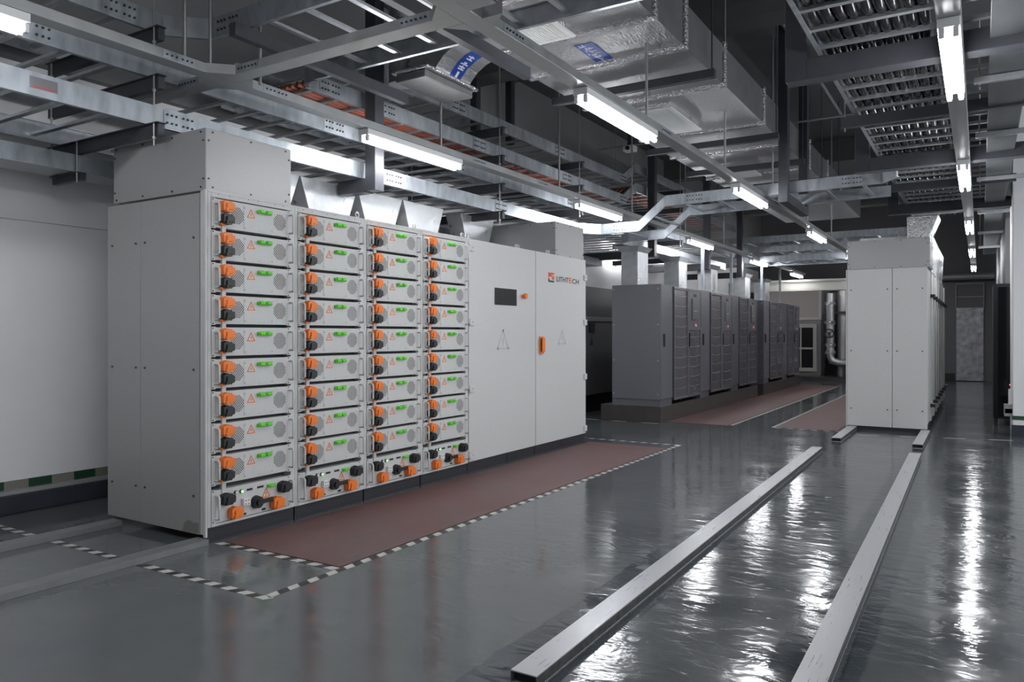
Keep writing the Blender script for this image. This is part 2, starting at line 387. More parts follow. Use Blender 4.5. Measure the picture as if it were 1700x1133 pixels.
def warn_tri(b, cy, cz, sz, x, t=0.0012):
    # triangle outline with a bolt
    A = Vector((x, cy, cz + sz * .58)); B = Vector((x, cy - sz * .52, cz - sz * .36)); D = Vector((x, cy + sz * .52, cz - sz * .36))
    for p, q in ((A, B), (B, D), (D, A)):
        b.bar(p, q, sz * .085, t) if False else b.prism(_strip(p, q, sz * .10), (t, 0, 0))
    b.prism([(x, cy + sz * .06, cz + sz * .30), (x, cy - sz * .13, cz - sz * .02), (x, cy - .02 * sz, cz - sz * .02), (x, cy - sz * .02, cz - sz * .26), (x, cy + sz * .13, cz + sz * .07), (x, cy + .02 * sz, cz + sz * .07)], (t, 0, 0))
def _strip(p, q, w):
    d = (q - p).normalized(); n = Vector((0, -d.z, d.y)) * (w / 2)
    return [tuple(p - n - d * w * .4), tuple(q - n + d * w * .4), tuple(q + n + d * w * .4), tuple(p + n - d * w * .4)]

def make_module(label):
    # built for the top slot of the first rack; z 2.045..2.235
    Y = P0; x = FX + 0.006
    t = thing('battery_module', (FX, Y, 2.045), label, 'battery module', 'rack mounted battery modules')
    b = MB().box(FX - 0.055, Y + .050, 2.046, x, Y + .652, 2.234)
    b.box(x - 0.004, Y + .024, 2.040, x, Y + .056, 2.238); b.box(x - 0.004, Y + .650, 2.040, x, Y + .690, 2.238)
    b.mat(1)
    for yy in (Y + .034, Y + .663):
        for zz in (2.050, 2.228): b.disc((x + .0006, yy, zz), (1, 0, 0), .005, 8)
    b.build('front_panel', ['rack', 'dot'], t, bevel=0.002)
    for yy in (Y + .052, Y + .672):
        b = MB(); handle_mesh(b, yy, 2.075, 2.205, x, 0.042); b.build('handle', 'rack', t)
    b = MB(); plug_mesh(b, Y + .078, 2.150, Y + .168, 2.222, x, x + .052); b.build('power_plug', 'orange', t, bevel=0.0015)['label'] = 'orange power plug'
    b = MB(); plug_mesh(b, Y + .080, 2.070, Y + .166, 2.138, x, x + .052)
    b.mat(1).box(x, Y + .078, 2.062, x + .03, Y + .112, 2.076)
    b.build('power_plug', ['blackp', 'orange'], t, bevel=0.0015)['label'] = 'black power plug with an orange latch'
    for cy in (Y + .222, Y + .583):
        b = MB(); hexdots(b, cy, 2.143, x + .0008, .054, .056, 13, .0046); b.build('vent_grille', 'dot', t)
    b = MB().box(x, Y + .275, 2.058, x + .0022, Y + .521, 2.216)
    b.mat(1)
    for yy in (Y + .283, Y + .513):
        for zz in (2.066, 2.072, 2.20, 2.208): b.disc((x + .0030, yy, zz), (1, 0, 0), .0028, 6)
    b.disc((x + .0030, Y + .40, 2.063), (1, 0, 0), .0028, 6)
    b.build('cover_plate', ['rack', 'dot'], t)
    b = MB(); warn_tri(b, Y + .334, 2.165, .058, x + .0026); b.build('warning_sign', 'orange', t)
    for k in range(2):
        y0 = Y + .384 + k * .060
        b = MB().box(x, y0, 2.180, x + .022, y0 + .057, 2.203)
        b.box(x + .022, y0 + .006, 2.186, x + .032, y0 + .050, 2.200)
        b.cyl((x + .02, y0 + .012, 2.193), (x + .036, y0 + .012, 2.193), .006, 8)
        b.box(x + .01, y0 + .012, 2.203, x + .02, y0 + .045, 2.209)
        b.build('terminal_block', 'green', t, bevel=0.002)
    b = MB().box(x - .012, Y + .098, 1.985, x + .008, Y + .128, 2.072); b.build('link_cover', 'rack', t)
    return t

RN = ['leftmost battery rack', 'second battery rack from the left', 'third battery rack from the left', 'x']
RS = ['leftmost rack', 'second rack from left', 'third rack from left', 'fourth rack from left']
mod0 = make_module('grey battery module with orange plug, topmost in the leftmost rack')
for r in range(4):
    for k in range(9):
        if r == 0 and k == 0: continue
        pos = 'topmost' if k == 0 else ('lowest' if k == 8 else ORD[k] + ' from top')
        copy_tree(mod0, (0, PITCH * r, -0.2095 * k), 'grey battery module with orange plug, %s in the %s' % (pos, RS[r]))

def make_control(label):
    Y = P0; x = FX + 0.006
    t = thing('control_unit', (FX, Y, 0.125), label, 'control unit', 'rack control units')
    b = MB().box(FX - 0.055, Y + .050, 0.122, x, Y + .652, 0.335)
    b.box(x - 0.004, Y + .024, 0.118, x, Y + .056, 0.338); b.box(x - 0.004, Y + .650, 0.118, x, Y + .690, 0.338)
    b.mat(1)
    for yy in (Y + .034, Y + .663):
        for zz in (0.13, 0.328): b.disc((x + .0006, yy, zz), (1, 0, 0), .005, 8)
    b.build('front_panel', ['rack', 'dot'], t, bevel=0.002)
    for yy in (Y + .052, Y + .672):
        b = MB(); handle_mesh(b, yy, 0.150, 0.300, x, 0.042); b.build('handle', 'rack', t)
    for n, c, y0, z0, y1, z1 in (('power_plug', 'blackp', .082, .232, .176, .305), ('power_plug', 'blackp', .562, .232, .655, .305), ('power_plug', 'orange', .145, .130, .238, .205), ('power_plug', 'orange', .494, .128, .592, .208)):
        b = MB(); plug_mesh(b, Y + y0, z0, Y + y1, z1, x, x + .05); b.build(n, c, t, bevel=0.0015)['label'] = ('orange' if c == 'orange' else 'black') + ' power plug'
    b = MB().cyl((x, Y + .207, .297), (x + .012, Y + .207, .297), .012, 12); b.mat(1).cyl((x + .012, Y + .207, .297), (x + .018, Y + .207, .297), .009, 12)
    b.build('push_button', ['blackp', 'white'], t)['label'] = 'white push button'
    b = MB().cyl((x, Y + .252, .296), (x + .012, Y + .252, .296), .013, 12); b.mat(1).cyl((x + .012, Y + .252, .296), (x + .018, Y + .252, .296), .010, 12)
    b.build('push_button', ['blackp', 'ledg'], t)['label'] = 'lit green push button'
    for y0, z0, wd in ((.300, .289, .046), (.388, .291, .052), (.262, .131, .032), (.426, .132, .032)):
        MB().box(x, Y + y0, z0, x + .003, Y + y0 + wd, z0 + .014).build('port', 'blackp', t)
    b = MB().box(x, Y + .470, .284, x + .022, Y + .534, .306); b.box(x + .022, Y + .478, .288, x + .03, Y + .526, .302)
    b.build('terminal_block', 'green', t, bevel=0.002)
    b = MB(); warn_tri(b, Y + .463, .244, .062, x + .0008); b.build('warning_sign', 'orange', t)
    b = MB().box(x, Y + .255, .196, x + .028, Y + .312, .246); b.mat(1)
    for yy in (.272, .295):
        for zz in (.209, .233): b.disc((x + .0288, Y + yy, zz), (1, 0, 0), .006, 8)
    b.build('socket', ['white', 'tgrey'], t, bevel=0.003)
    b = MB().cyl((x, Y + .375, .202), (x + .035, Y + .375, .202), .045, 24, r2=.040)
    b.cyl((x + .035, Y + .375, .202), (x + .05, Y + .375, .202), .022, 16)
    b.prism([(x + .02, Y + .39, .222), (x + .02, Y + .43, .217), (x + .02, Y + .495, .219), (x + .02, Y + .495, .190), (x + .02, Y + .43, .190), (x + .02, Y + .39, .184)], (.022, 0, 0))
    b.build('rotary_switch', 'blackp', t, bevel=0.003)
    return t
ctl0 = make_control('control unit with black rotary switch at the foot of the leftmost rack')
for r in range(1, 4):
    copy_tree(ctl0, (0, PITCH * r, 0), 'control unit with black rotary switch at the foot of the ' + RS[r])

def make_rack(label):
    Y = P0; y1 = Y + PITCH - 0.001; xb = -5.30
    t = thing('battery_rack', (FX, Y, 0), label, 'battery rack', 'near battery racks')
    b = MB().box(xb, Y + .004, .10, FX - .075, y1 - .002, 2.265); b.build('carcass', 'rack', t)
    b = MB().box(FX - .0745, Y + .03, .11, FX - .070, y1 - .03, 2.25); b.build('gap_shade_sheet', 'gap_shade', t)  # dark sheet standing in for shade behind the modules
    b = MB().box(FX - .074, Y, .10, FX, Y + .026, 2.270); b.build('frame_post', 'rack', t, bevel=.002)
    b = MB().box(FX - .074, y1 - .038, .10, FX, y1, 2.270); b.mat(1)
    for k in range(9): b.disc((FX + .0006, y1 - .006, .30 + k * .21), (1, 0, 0), .003, 6)
    b.build('frame_post', ['rack', 'dot'], t, bevel=.002)
    b = MB().box(FX - .074, Y + .027, 2.243, FX, y1 - .039, 2.270); b.box(FX - .074, Y, 2.2705, FX, y1, 2.285); b.mat(1)
    for yy in (.08, .17, .32, .40, .55, .62): b.disc((FX + .0006, Y + yy, 2.266), (1, 0, 0), .004, 6)
    b.build('header_strip', ['rack', 'dot'], t)
    b = MB().box(FX - .074, Y + .027, .10, FX + .001, y1 - .039, .117); b.build('sill_strip', 'rack', t)
    b = MB().box(FX - .05, Y + .004, .0, FX - .006, y1 - .03, .098); b.box(FX - .05, y1 - .028, .0, FX - .014, y1, .098); b.mat(1)
    for i in range(34):
        for j in (0, 3): b.disc((FX - .0055, Y + .02 + i * .02, .02 + j * .021), (1, 0, 0), .0055, 4)
    b.mat(2)
    for i in range(22):
        for j in (1, 2): b.disc((FX - .0055, Y + .04 + i * .03 + (j % 2) * .01, .02 + j * .021), (1, 0, 0), .0028, 4)
    b.build('plinth', ['plinth', 'dot', 'plinth_dot'], t)
    for yy in (y1 - .03,):
        b = MB(); b.tube([(FX - .05, yy + .018 * math.cos(a), 2.313 + .022 * math.sin(a)) for a in [2 * PI * i / 14 for i in range(14)]], .006, 6, True)
        b.cyl((FX - .05, yy, 2.285), (FX - .05, yy, 2.295), .012, 8); b.build('lifting_eye', 'galv2', t)
    return t
rack0 = make_rack('grey battery rack at the left end, under the tall metal box')
racks = [rack0]
for r in range(1, 4):
    racks.append(copy_tree(rack0, (0, PITCH * r, 0), ['', 'grey battery rack, second from left end', 'grey battery rack, third from left end', 'grey battery rack beside the double door cabinet'][r]))
# end panels of the first rack
def screws(b, pts, axis, r=.008, t=.006):
    for p in pts:
        q = [p[0], p[1], p[2]]; q[abs(axis) - 1] += t if axis > 0 else -t
        b.cyl(p, q, r, 8)
ep = thing('end_panel', (-4.8, 3.115, 0.05), 'grey screwed end panel closing the left end of near racks', 'panel')
Yp = P0 - .001
b = MB().box(-5.33, Yp - .018, .055, -4.935, Yp, 2.265); b.mat(1); screws(b, [(x, Yp - .018, z) for x in (-5.27, -4.985) for z in (1.98, 1.12, .30)], -2); b.build('sheet', ['rack_shaded', 'screw'], ep, bevel=.003)
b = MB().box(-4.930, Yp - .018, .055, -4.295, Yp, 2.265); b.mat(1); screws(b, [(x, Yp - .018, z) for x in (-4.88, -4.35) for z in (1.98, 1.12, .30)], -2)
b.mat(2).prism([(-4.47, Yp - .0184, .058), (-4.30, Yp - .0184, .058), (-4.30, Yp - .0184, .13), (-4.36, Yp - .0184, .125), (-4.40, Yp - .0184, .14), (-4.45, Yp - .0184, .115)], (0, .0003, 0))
b.build('sheet', ['rack_shaded', 'screw', 'tgrey'], ep, bevel=.003)
b = MB().box(-4.290, Yp - .014, .055, -4.265, Yp, 2.268); b.box(-4.260, Yp - .016, .04, FX, Yp, 2.285); b.build('corner_trim', 'rack', ep, bevel=.003)
# tall metal box on first rack
def metal_box(x0, x1, y0, y1, z0, z1, label, face=1):
    t = thing('cable_entry_box', ((x0 + x1) / 2, (y0 + y1) / 2, z0), label, 'metal box', 'cable entry boxes')
    b = MB().box(x0, y0, z0, x1, y1, z1)
    b.build('shell', 'box', t, bevel=.004)
    b = MB()
    ym, yq = y0 + .02, y1 - .02
    screws(b, [(x, y0, z) for x in (x0 + .04, x0 + .34 * (x1 - x0), x0 + .66 * (x1 - x0), x1 - .05) for z in (z0 + .022, z1 - .022)] + [(x, y0, z) for x in (x0 + .02, x1 - .025) for z in (z0 + .075, z1 - .08)], -2, .007, .005)
    X = x1 if face > 0 else x0
    screws(b, [(X, y, z) for y in (y0 + .05, (y0 + y1) / 2, y1 - .05) for z in (z0 + .022, z1 - .022)] + [(X, y, z) for y in (y0 + .02, y1 - .02) for z in (z0 + .075, z1 - .08)], 1 * face, .007, .005)
    b.build('screw_row', 'screw', t)
    return t
metal_box(-5.30, -4.262, 3.135, 3.845, 2.287, 2.69, 'tall grey metal box on top of the leftmost battery rack')
# double door cabinet
D0, D1, D2 = 6.048, 7.360, 8.625
t = thing('power_cabinet', (FX, D0, 0), 'wide grey cabinet with two plain doors, black screen and orange handle', 'cabinet')
MB().box(-5.30, D0, .10, FX - .03, D2, 2.265).build('carcass', 'rack', t)
b = MB().box(FX - .05, D0, 0, FX - .012, D2, .10)
b.mat(1)
for i in range(120):
    for j in (0, 1, 2, 3): b.disc((FX - .0115, D0 + .03 + i * .021, .02 + j * .02), (1, 0, 0), .0045, 4)
b.mat(2)
for yy in (.72, 1.30, 1.95): b.box(FX - .0118, D0 + yy, .0, FX - .0095, D0 + yy + .02, .1)
b.build('plinth', ['plinth', 'dot', 'rackblk'], t)
def hinge(b, y, z, s):
    b.box(FX, y, z - .035, FX + .018, y + s * .075, z + .035)
    b.cyl((FX + .012, y + s * .05, z), (FX + .024, y + s * .05, z), .009, 8)
for y0, y1, s, nm in ((D0 + .012, D1 - .006, 1, 'left'), (D1 + .006, D2, -1, 'right')):
    d = MB().box(FX - .028, y0, .105, FX, y1, 2.283).build('door', 'rack', t, bevel=.004)
    for z in ((2.20, 1.50, .82, .17) if s > 0 else (2.06, 1.50, .82, .17)):
        if s > 0 and z == 1.50: z = 1.47
        b = MB(); hinge(b, (D0 + .006) if s > 0 else D2 + .008, z, s); b.build('hinge', 'rack', d, bevel=.004)
    if s > 0:
        MB().box(FX, 6.515, 1.655, FX + .006, 6.945, 1.830).build('screen', 'screen', d, bevel=.003)
        b = MB().cyl((FX, 7.07, 1.765), (FX + .03, 7.07, 1.765), .018, 14); b.cyl((FX + .03, 7.07, 1.765), (FX + .055, 7.07, 1.765), .030, 18)
        b.build('stop_button', 'orange', d, bevel=.002)
        b = MB(); warn_tri(b, 6.68, 1.275, .20, FX + .0002, .0015); b.build('warning_sign', 'emboss', d)
    else:
        b = MB().box(FX, 7.435, 1.13, FX + .020, 7.515, 1.325); b.box(FX + .020, 7.445, 1.15, FX + .042, 7.505, 1.315); b.mat(1).box(FX + .030, 7.43, 1.16, FX + .034, 7.4449, 1.30)
        b.build('handle', ['orange', 'blackp'], d, bevel=.005)
        b = MB(); warn_tri(b, 7.99, 1.30, .17, FX + .0002, .0015); b.build('warning_sign', 'emboss', d)
        # emblem
        g = lambda L: [(FX + .0004, 7.650 + p[0] * .0014, 1.955 + p[1] * .0011) for p in L]
        b = MB().prism(g([(0, 45), (0, 100), (100, 100), (100, 80), (55, 80), (55, 68), (100, 68), (100, 30), (60, 30), (60, 45), (78, 48), (78, 55), (42, 55), (30, 62)]), (.001, 0, 0)).build('emblem', 'logo_red', d)
        MB().prism(g([(0, 40), (22, 40), (22, 18), (100, 18), (100, 0), (0, 0)]), (.001, 0, 0)).build('emblem', 'ink', d)
        # lettering
        cu = bpy.data.curves.new('txt', 'FONT'); 
        def letters(txt, y, wd, z, h, m):
            cu = bpy.data.curves.new('lettering', 'FONT'); cu.body = txt; cu.size = 1; cu.extrude = 0.01; cu.offset = 0.012
            ob = bpy.data.objects.new('lettering', cu); C.objects.link(ob)
            dg = bpy.context.evaluated_depsgraph_get(); me = bpy.data.meshes.new_from_object(ob.evaluated_get(dg))
            bpy.data.objects.remove(ob)
            xs = [v.co.x for v in me.vertices]; ys = [v.co.y for v in me.vertices]
            x0, x1, y0_, y1_ = min(xs), max(xs), min(ys), max(ys)
            bb = MB(); o = Vector((FX + .0004, y, z))
            vs = [(FX + .0012 + (.0006 if v.co.z > 0 else 0), y + (v.co.x - x0) / (x1 - x0) * wd, z + (v.co.y - y0_) / (y1_ - y0_) * h) for v in me.vertices]
            bb.add(vs, [tuple(p.vertices) for p in me.polygons])
            bpy.data.meshes.remove(me)
            return bb.build('lettering', m, d)
        letters('LITHT', 7.850, .300, 1.972, .060, 'ink')
        letters('E', 8.165, .070, 1.970, .066, 'logo_red')
        letters('CH', 8.250, .175, 1.968, .060, 'ink')
for yy in (7.02, 7.70, 6.06 + .02):
    b = MB()
    for dd in (0, .05): b.tube([(FX - .05, yy + dd + .016 * math.cos(a), 2.305 + .02 * math.sin(a)) for a in [2 * PI * i / 12 for i in range(12)]], .006, 6, True)
    b.build('lifting_eye', 'galv2', t)
metal_box(-5.28, -4.258, 7.87, 8.61, 2.27, 2.685, 'grey metal box on top of the double door cabinet')
# galvanised hoods on the rack tops
def hood(name_label, x0, x1, yb0, yb1, yt0, yt1, z0, z1, lean=.04, sx=1):
    b = MB()
    X0, X1 = x0, x1
    b.hexa([(X0, yb0, z0 + .03), (X1, yb0, z0 + .03), (X1, yb1, z0 + .03), (X0, yb1, z0 + .03)],
           [(X0 - .02, yt0, z1), (X1 + lean, yt0, z1), (X1 + lean, yt1, z1), (X0 - .02, yt1, z1)])
    b.box(X0, yb0, z0, X1 + .004, yb1, z0 + .032)
    return tag(b.build('duct_hood', 'galv2', bevel=.004), name_label, 'duct hood', 'galvanised duct hoods')
HX0, HX1 = -5.25, -5.06
for i, (e, f, nm, z0) in enumerate(((3.94, 4.655, 'partly hidden by the tall metal box', 2.287), (4.665, 5.375, 'behind the dark post arm', 2.287), (5.385, 6.035, 'behind the fourth battery rack', 2.287), (6.05, 6.74, 'behind left cabinet door hinge', 2.2665), (7.07, 7.76, 'beside the box on the cabinet', 2.2665))):
    hood('flared galvanised duct hood on the near rack tops, %s' % nm, HX0, HX1, e + .16, f - .15, e, f, z0, 2.735, .01)

# ------------------------------------------------------------------ cable ladders
def rail_poly(b, pts, h, inward, t=.012, lip=.03):
    # C-profile side rail following pts (bottom line); inward = +1/-1 side for lips (in plan, left of travel)
    P = [Vector(p) for p in pts]
    for p, q in zip(P[:-1], P[1:]):
        d = q - p; dh = Vector((d.x, d.y, 0)).normalized(); n = Vector((-dh.y, dh.x, 0)) * inward; u = Vector((0, 0, h))
        def slab(a0, a1, z0, z1):
            A = [p + n * a0, q + n * a0, q + n * a1, p + n * a1]
            if inward < 0: A = A[::-1]
            b.hexa([v + Vector((0, 0, z0)) for v in A], [v + Vector((0, 0, z1)) for v in A])
        slab(0, t, 0, h); slab(t, lip, 0, .006); slab(t, lip, h - .006, h)
def splice(par, p, d, n, h, L=.24):
    # bolted splice plate centred p (bottom line), along d, outward normal n
    p = Vector(p); d = Vector(d).normalized(); n = Vector(n); b = MB()
    def q(a, z, o): return p + d * a + Vector((0, 0, z)) + n * o
    A = [q(-L / 2, .012, 0), q(L / 2, .012, 0), q(L / 2, .012, .004), q(-L / 2, .012, .004)]
    if d.cross(n).z < 0: A = A[::-1]
    b.hexa(A, [v + Vector((0, 0, h - .024)) for v in A])
    b.mat(1)
    for i in range(6):
        a = (-.40 + .145 * i + (.08 if i > 2 else 0)) * L
        for z in (.30 * h, .70 * h):
            b.cyl(q(a, z, .004), q(a, z, .012), .008, 6)
    return b.build('splice_plate', ['galv', 'bolt'], par)
def ladder_y(label, x0, x1, y0, y1, z, h=.14, sp=.30, splices=(), jog=None, front=(None,), group='cable ladders', rail_right=True):
    t = thing('cable_ladder', ((x0 + x1) / 2, y0, z), label, 'cable ladder', group)
    def zz(y):
        if not jog: return z
        ya, yb, dz = jog; return z + dz * min(1, max(0, (y - ya) / (yb - ya)))
    def path(x, a, c):
        ys = [a] + ([v for v in jog[:2] if a < v < c] if jog else []) + [c]
        return [(x, y, zz(y)) for y in ys]
    segs = [(y0, y1)] if not front or front == (None,) else front
    for a, c in segs:
        b = MB(); rail_poly(b, path(x1, a, c), h, 1); b.build('side_rail', 'galv', t)
    b = MB(); rail_poly(b, path(x0, y0, y1), h, -1); b.build('side_rail', 'galv', t)
    n = int((y1 - y0) / sp)
    for i in range(n):
        y = y0 + sp * (i + .5)
        b = MB().box(x0 + .012, y - .02, zz(y) + .028, x1 - .012, y + .02, zz(y) + .048); b.build('rung', 'rung', t)
    for y in splices:
        splice(t, (x1, y, zz(y)), (0, 1, 0), (1, 0, 0), h)
    return t
XA, XB = -5.85, -4.75
def plate_text(par):
    b = MB().box(XB, 2.30, 2.805, XB + .003, 2.46, 2.872); b.mat(1).box(XB + .003, 2.32, 2.812, XB + .0036, 2.45, 2.818); b.build('nameplate', ['nameplate', 'red'], par)
l1 = ladder_y('lowest galvanised cable ladder over near racks, with nameplate', XA, XB, .3, 16.6, 2.76, splices=(3.28, 5.55, 7.45), front=((.3, 9.45), (10.95, 16.6)))
plate_text(l1)
ladder_y('second cable ladder from the bottom, just behind the lamp trunking', XA, -4.73, .3, 17.4, 3.075, .13, splices=(2.30, 4.75, 6.55, 9.2))
l2 = ladder_y('third cable ladder from bottom, carrying the red brown cables', XA, XB, 4.45, 17.4, 3.395, splices=(4.72, 5.45, 7.0, 9.1, 11.0), jog=(11.0, 11.5, .27))
ladder_y('topmost cable ladder on the left, below the foil duct', XA, XB, 4.60, 17.4, 3.715, splices=(6.6, 8.9, 11.0), jog=(11.0, 11.5, .27))
# short part of the third tier left of the tee
ladder_y('short upper cable ladder at top left, bent into the cross ladder', XA, XB, .3, 3.16, 3.395, splices=(2.85,))
def ladder_x(label, y0, y1, pts, h=.14, sp=.30, splices=(), group='cable ladders'):
    # pts : (x, z) polyline along +X ; near rail at y0, far rail at y1
    t = thing('cable_ladder', (pts[0][0], (y0 + y1) / 2, pts[0][1]), label, 'cable ladder', group)
    b = MB(); rail_poly(b, [(x, y0, z) for x, z in pts], h, 1); b.build('side_rail', 'galv', t)
    b = MB(); rail_poly(b, [(x, y1, z) for x, z in pts], h, -1); b.build('side_rail', 'galv', t)
    for (xa, za), (xb, zb) in zip(pts[:-1], pts[1:]):
        n = max(1, int((xb - xa) / sp))
        for i in range(n):
            f = (i + .5) / n; x = xa + (xb - xa) * f; z = za + (zb - za) * f
            MB().box(x - .02, y0 + .012, z + .028, x + .02, y1 - .012, z + .048).build('rung', 'rung', t)
    for x, z in splices: splice(t, (x, y0, z), (1, 0, 0), (0, -1, 0), h)
    return t
tee = ladder_x('upper cross ladder with bright rungs, spanning from left trays to foil duct', 3.38, 4.38, [(-4.55, 3.40), (-1.4, 3.40)], splices=((-4.36, 3.40),), sp=.34)
b = MB(); rail_poly(b, [(-4.75, 3.16, 3.395), (-4.55, 3.38, 3.40)], .14, 1); b.build('corner_plate', 'galv', tee)
b = MB(); rail_poly(b, [(-4.75, 4.45, 3.395), (-4.70, 4.38, 3.40), (-4.55, 4.38, 3.40)], .14, 1); b.build('corner_plate', 'galv', tee)
for x in (-4.15, -2.95):
    MB().box(x - .03, 3.25, 3.30, x + .03, 5.0, 3.385).build('support_channel', 'dsteel', tee)
br = ladder_x('galvanised bridge ladder stepping up and crossing the aisle to the right', 9.75, 10.75, [(-4.55, 2.76), (-3.98, 2.765), (-3.60, 3.075), (-.97, 3.105)], sp=.42, splices=((-4.25, 2.76), (-3.2, 3.08), (-1.3, 3.10)))
b = MB(); rail_poly(b, [(-4.75, 9.47, 2.76), (-4.55, 9.75, 2.76)], .14, 1); b.build('corner_plate', 'galv', br)
b = MB(); rail_poly(b, [(-4.75, 10.95, 2.76), (-4.55, 10.75, 2.76)], .14, -1); b.build('corner_plate', 'galv', br)
b = MB(); rail_poly(b, [(-.97, 9.75, 3.105), (-.80, 9.50, 3.12)], .14, 1); b.build('corner_plate', 'galv', br)
for z, nm in ((2.98, 'lowest'), (3.20, 'middle'), (3.43, 'topmost')):
    ladder_x('far cross ladder with bright rungs behind the right cabinet row, %s of three' % nm, 17.6, 18.7, [(-5.8, z), (-1.0, z)], sp=.34, group='far cross ladders')
# wall tray
t = thing('wall_tray', (-5.74, 0.3, 2.53), 'narrow galvanised cable tray running along the left wall', 'cable tray')
b = MB().box(-5.90, .3, 2.53, -5.58, 12, 2.536); b.build('tray_bottom', 'trunk', t)
b = MB().box(-5.59, .3, 2.536, -5.58, 12, 2.655); b.build('side_rail', 'galv', t)
b = MB().box(-5.90, .3, 2.536, -5.89, 12, 2.655); b.build('side_rail', 'galv', t)
for yy in (3.05, 6.5):
    h = thing('tray_hanger', (-5.72, yy, 2.46), 'small dark hanger under the wall tray, %s' % ('beside the tall metal box' if yy < 4 else 'behind the duct hoods'), 'hanger', 'wall tray hangers')
    b = MB().box(-5.92, yy - .02, 2.47, -5.54, yy + .02, 2.525); b.box(-5.92, yy - .045, 2.519, -5.54, yy + .02, 2.525); b.build('channel', 'dsteel', h)
    MB().cyl((-5.56, yy - .035, 2.45), (-5.56, yy - .035, 2.745), .006, 6).build('rod', 'rod', h)

# red-brown cables on the third tier
for i in range(8):
    x = -4.86 - .062 * i; b = MB(); pts = []
    y = 1.5 if False else 4.5
    while y < 17.3:
        dz = .27 * min(1, max(0, (y - 11.0) / .5)); pts.append((x + .018 * math.sin(y * 1.7 + i * 1.3), y, 3.395 + .048 + .024 + dz)); y += .25
    b.tube(pts, .022, 6); tag(b.build('copper_cable', 'copper'), 'red brown cable on the third ladder, %s from its aisle rail' % ['first', 'second', 'third', 'fourth', 'fifth', 'sixth', 'seventh', 'eighth'][i], 'cable', 'red brown cables')

# trapeze hangers (dark channels on threaded rods)
for yy, nm in ((3.06, 'in front of the tall metal box'), (7.30, 'above the double door cabinet'), (9.32, 'where bridge ladder leaves'), (13.4, 'above the dark cabinets')):
    h = thing('trapeze_hanger', (-4.66, yy, 2.66), 'dark channel trapeze on threaded rods holding left ladders, %s' % nm, 'hanger', 'trapeze hangers')
    off = .27 if yy > 11 else 0
    for z in (2.755, 3.07, 3.39 + off, 3.71 + off):
        if yy == 9.32 and z < 3: continue
        if yy < 4 and z > 3.6: continue
        b = MB().box(-6.0, yy - .022, z - .088, -4.62, yy + .022, z - .002); b.box(-6.0, yy - .045, z - .008, -4.60, yy + .022, z - .002); b.build('channel', 'dsteel', h)
    for x in (-4.655, -5.93):
        b = MB().cyl((x, yy - .032, 2.60 if yy < 8 else 2.95), (x, yy - .032, CEIL), .007, 6)
        for z in (2.655, 2.97, 3.29): b.cyl((x, yy - .032, z - .012), (x, yy - .032, z + .004), .014, 6)
        b.build('rod', 'rod', h)
# heavy dark L frames on the left
for yy, nm in ((5.16, 'behind the near lamp'), (11.95, 'beyond the bridge ladder'), (14.9, 'above the dark cabinets'), (17.35, 'by the far cross ladders')):
    arm = -5.03 if yy < 6 else -5.9
    h = thing('support_frame', (-4.62, yy, 2.62), 'heavy dark steel post with foot arm holding left ladders, %s' % nm, 'support frame', 'heavy dark support frames')
    b = MB().box(-4.70, yy - .06, 2.64, -4.58, yy + .06, CEIL); b.build('post', 'dsteel', h, bevel=.004)
    b = MB().box(arm, yy - .06, 2.63, -4.705, yy + .06, 2.755); b.build('arm', 'dsteel', h, bevel=.004)

# ------------------------------------------------------------------ lighting trunking and lamps
TZ = 3.05; TH = .062; TW = .118
def trunk_run(name_label, x0, y0, x1, y1, corners=(), spl=()):
    t = thing('lighting_trunking', ((x0 + x1) / 2, (y0 + y1) / 2, TZ), name_label, 'trunking', 'lamp trunking runs')
    b = MB().box(x0, y0, TZ, x1, y1, TZ + TH); b.build('trough', 'trunk', t, bevel=.003)
    for cx, cy, sx, sy, L in corners:
        MB().prism([(cx, cy, TZ), (cx + sx * L, cy, TZ), (cx, cy + sy * L, TZ)], (0, 0, TH)).build('corner_gusset', 'trunk', t)
    for y in spl:
        for s in (1, -1):
            X = x1 if s > 0 else x0
            b = MB().box(X, y - .11, TZ + .008, X + s * .003, y + .11, TZ + TH - .008); b.mat(1)
            for i in range(6): b.cyl((X + s * .003, y - .085 + .033 * i + (.008 if i > 2 else 0), TZ + .03), (X + s * .010, y - .085 + .033 * i + (.008 if i > 2 else 0), TZ + .03), .006, 6)
            b.build('splice_plate', ['galv', 'bolt'], t)
    return t
T1 = (-4.392, -4.274); T2 = (-2.40, -2.282); T3 = (-.205, -.087); AY = (3.27, 3.388)
trunk_run('lamp trunking run over the near battery racks', T1[0], -1.5, T1[1], 23, [(T1[1], AY[1], 1, 1, .13), (T1[1], AY[0], 1, -1, .13), (T1[0], AY[1], -1, 1, .10), (T1[0], AY[0], -1, -1, .10)], (2.95, 3.72, 6.3, 7.6, 10.8))
trunk_run('lamp trunking run over the aisle, left of the foil duct edge', T2[0], -1.5, T2[1], 23, [(T2[0], AY[1], -1, 1, .13), (T2[0], AY[0], -1, -1, .13), (T2[1], AY[0], 1, -1, .13), (T2[1], AY[1], 1, 1, .13)], (2.9, 3.72, 6.2, 10.3))
trunk_run('lamp trunking run under the ladder of black cables', T3[0], 1.5, T3[1], 23, (), (7.9,))
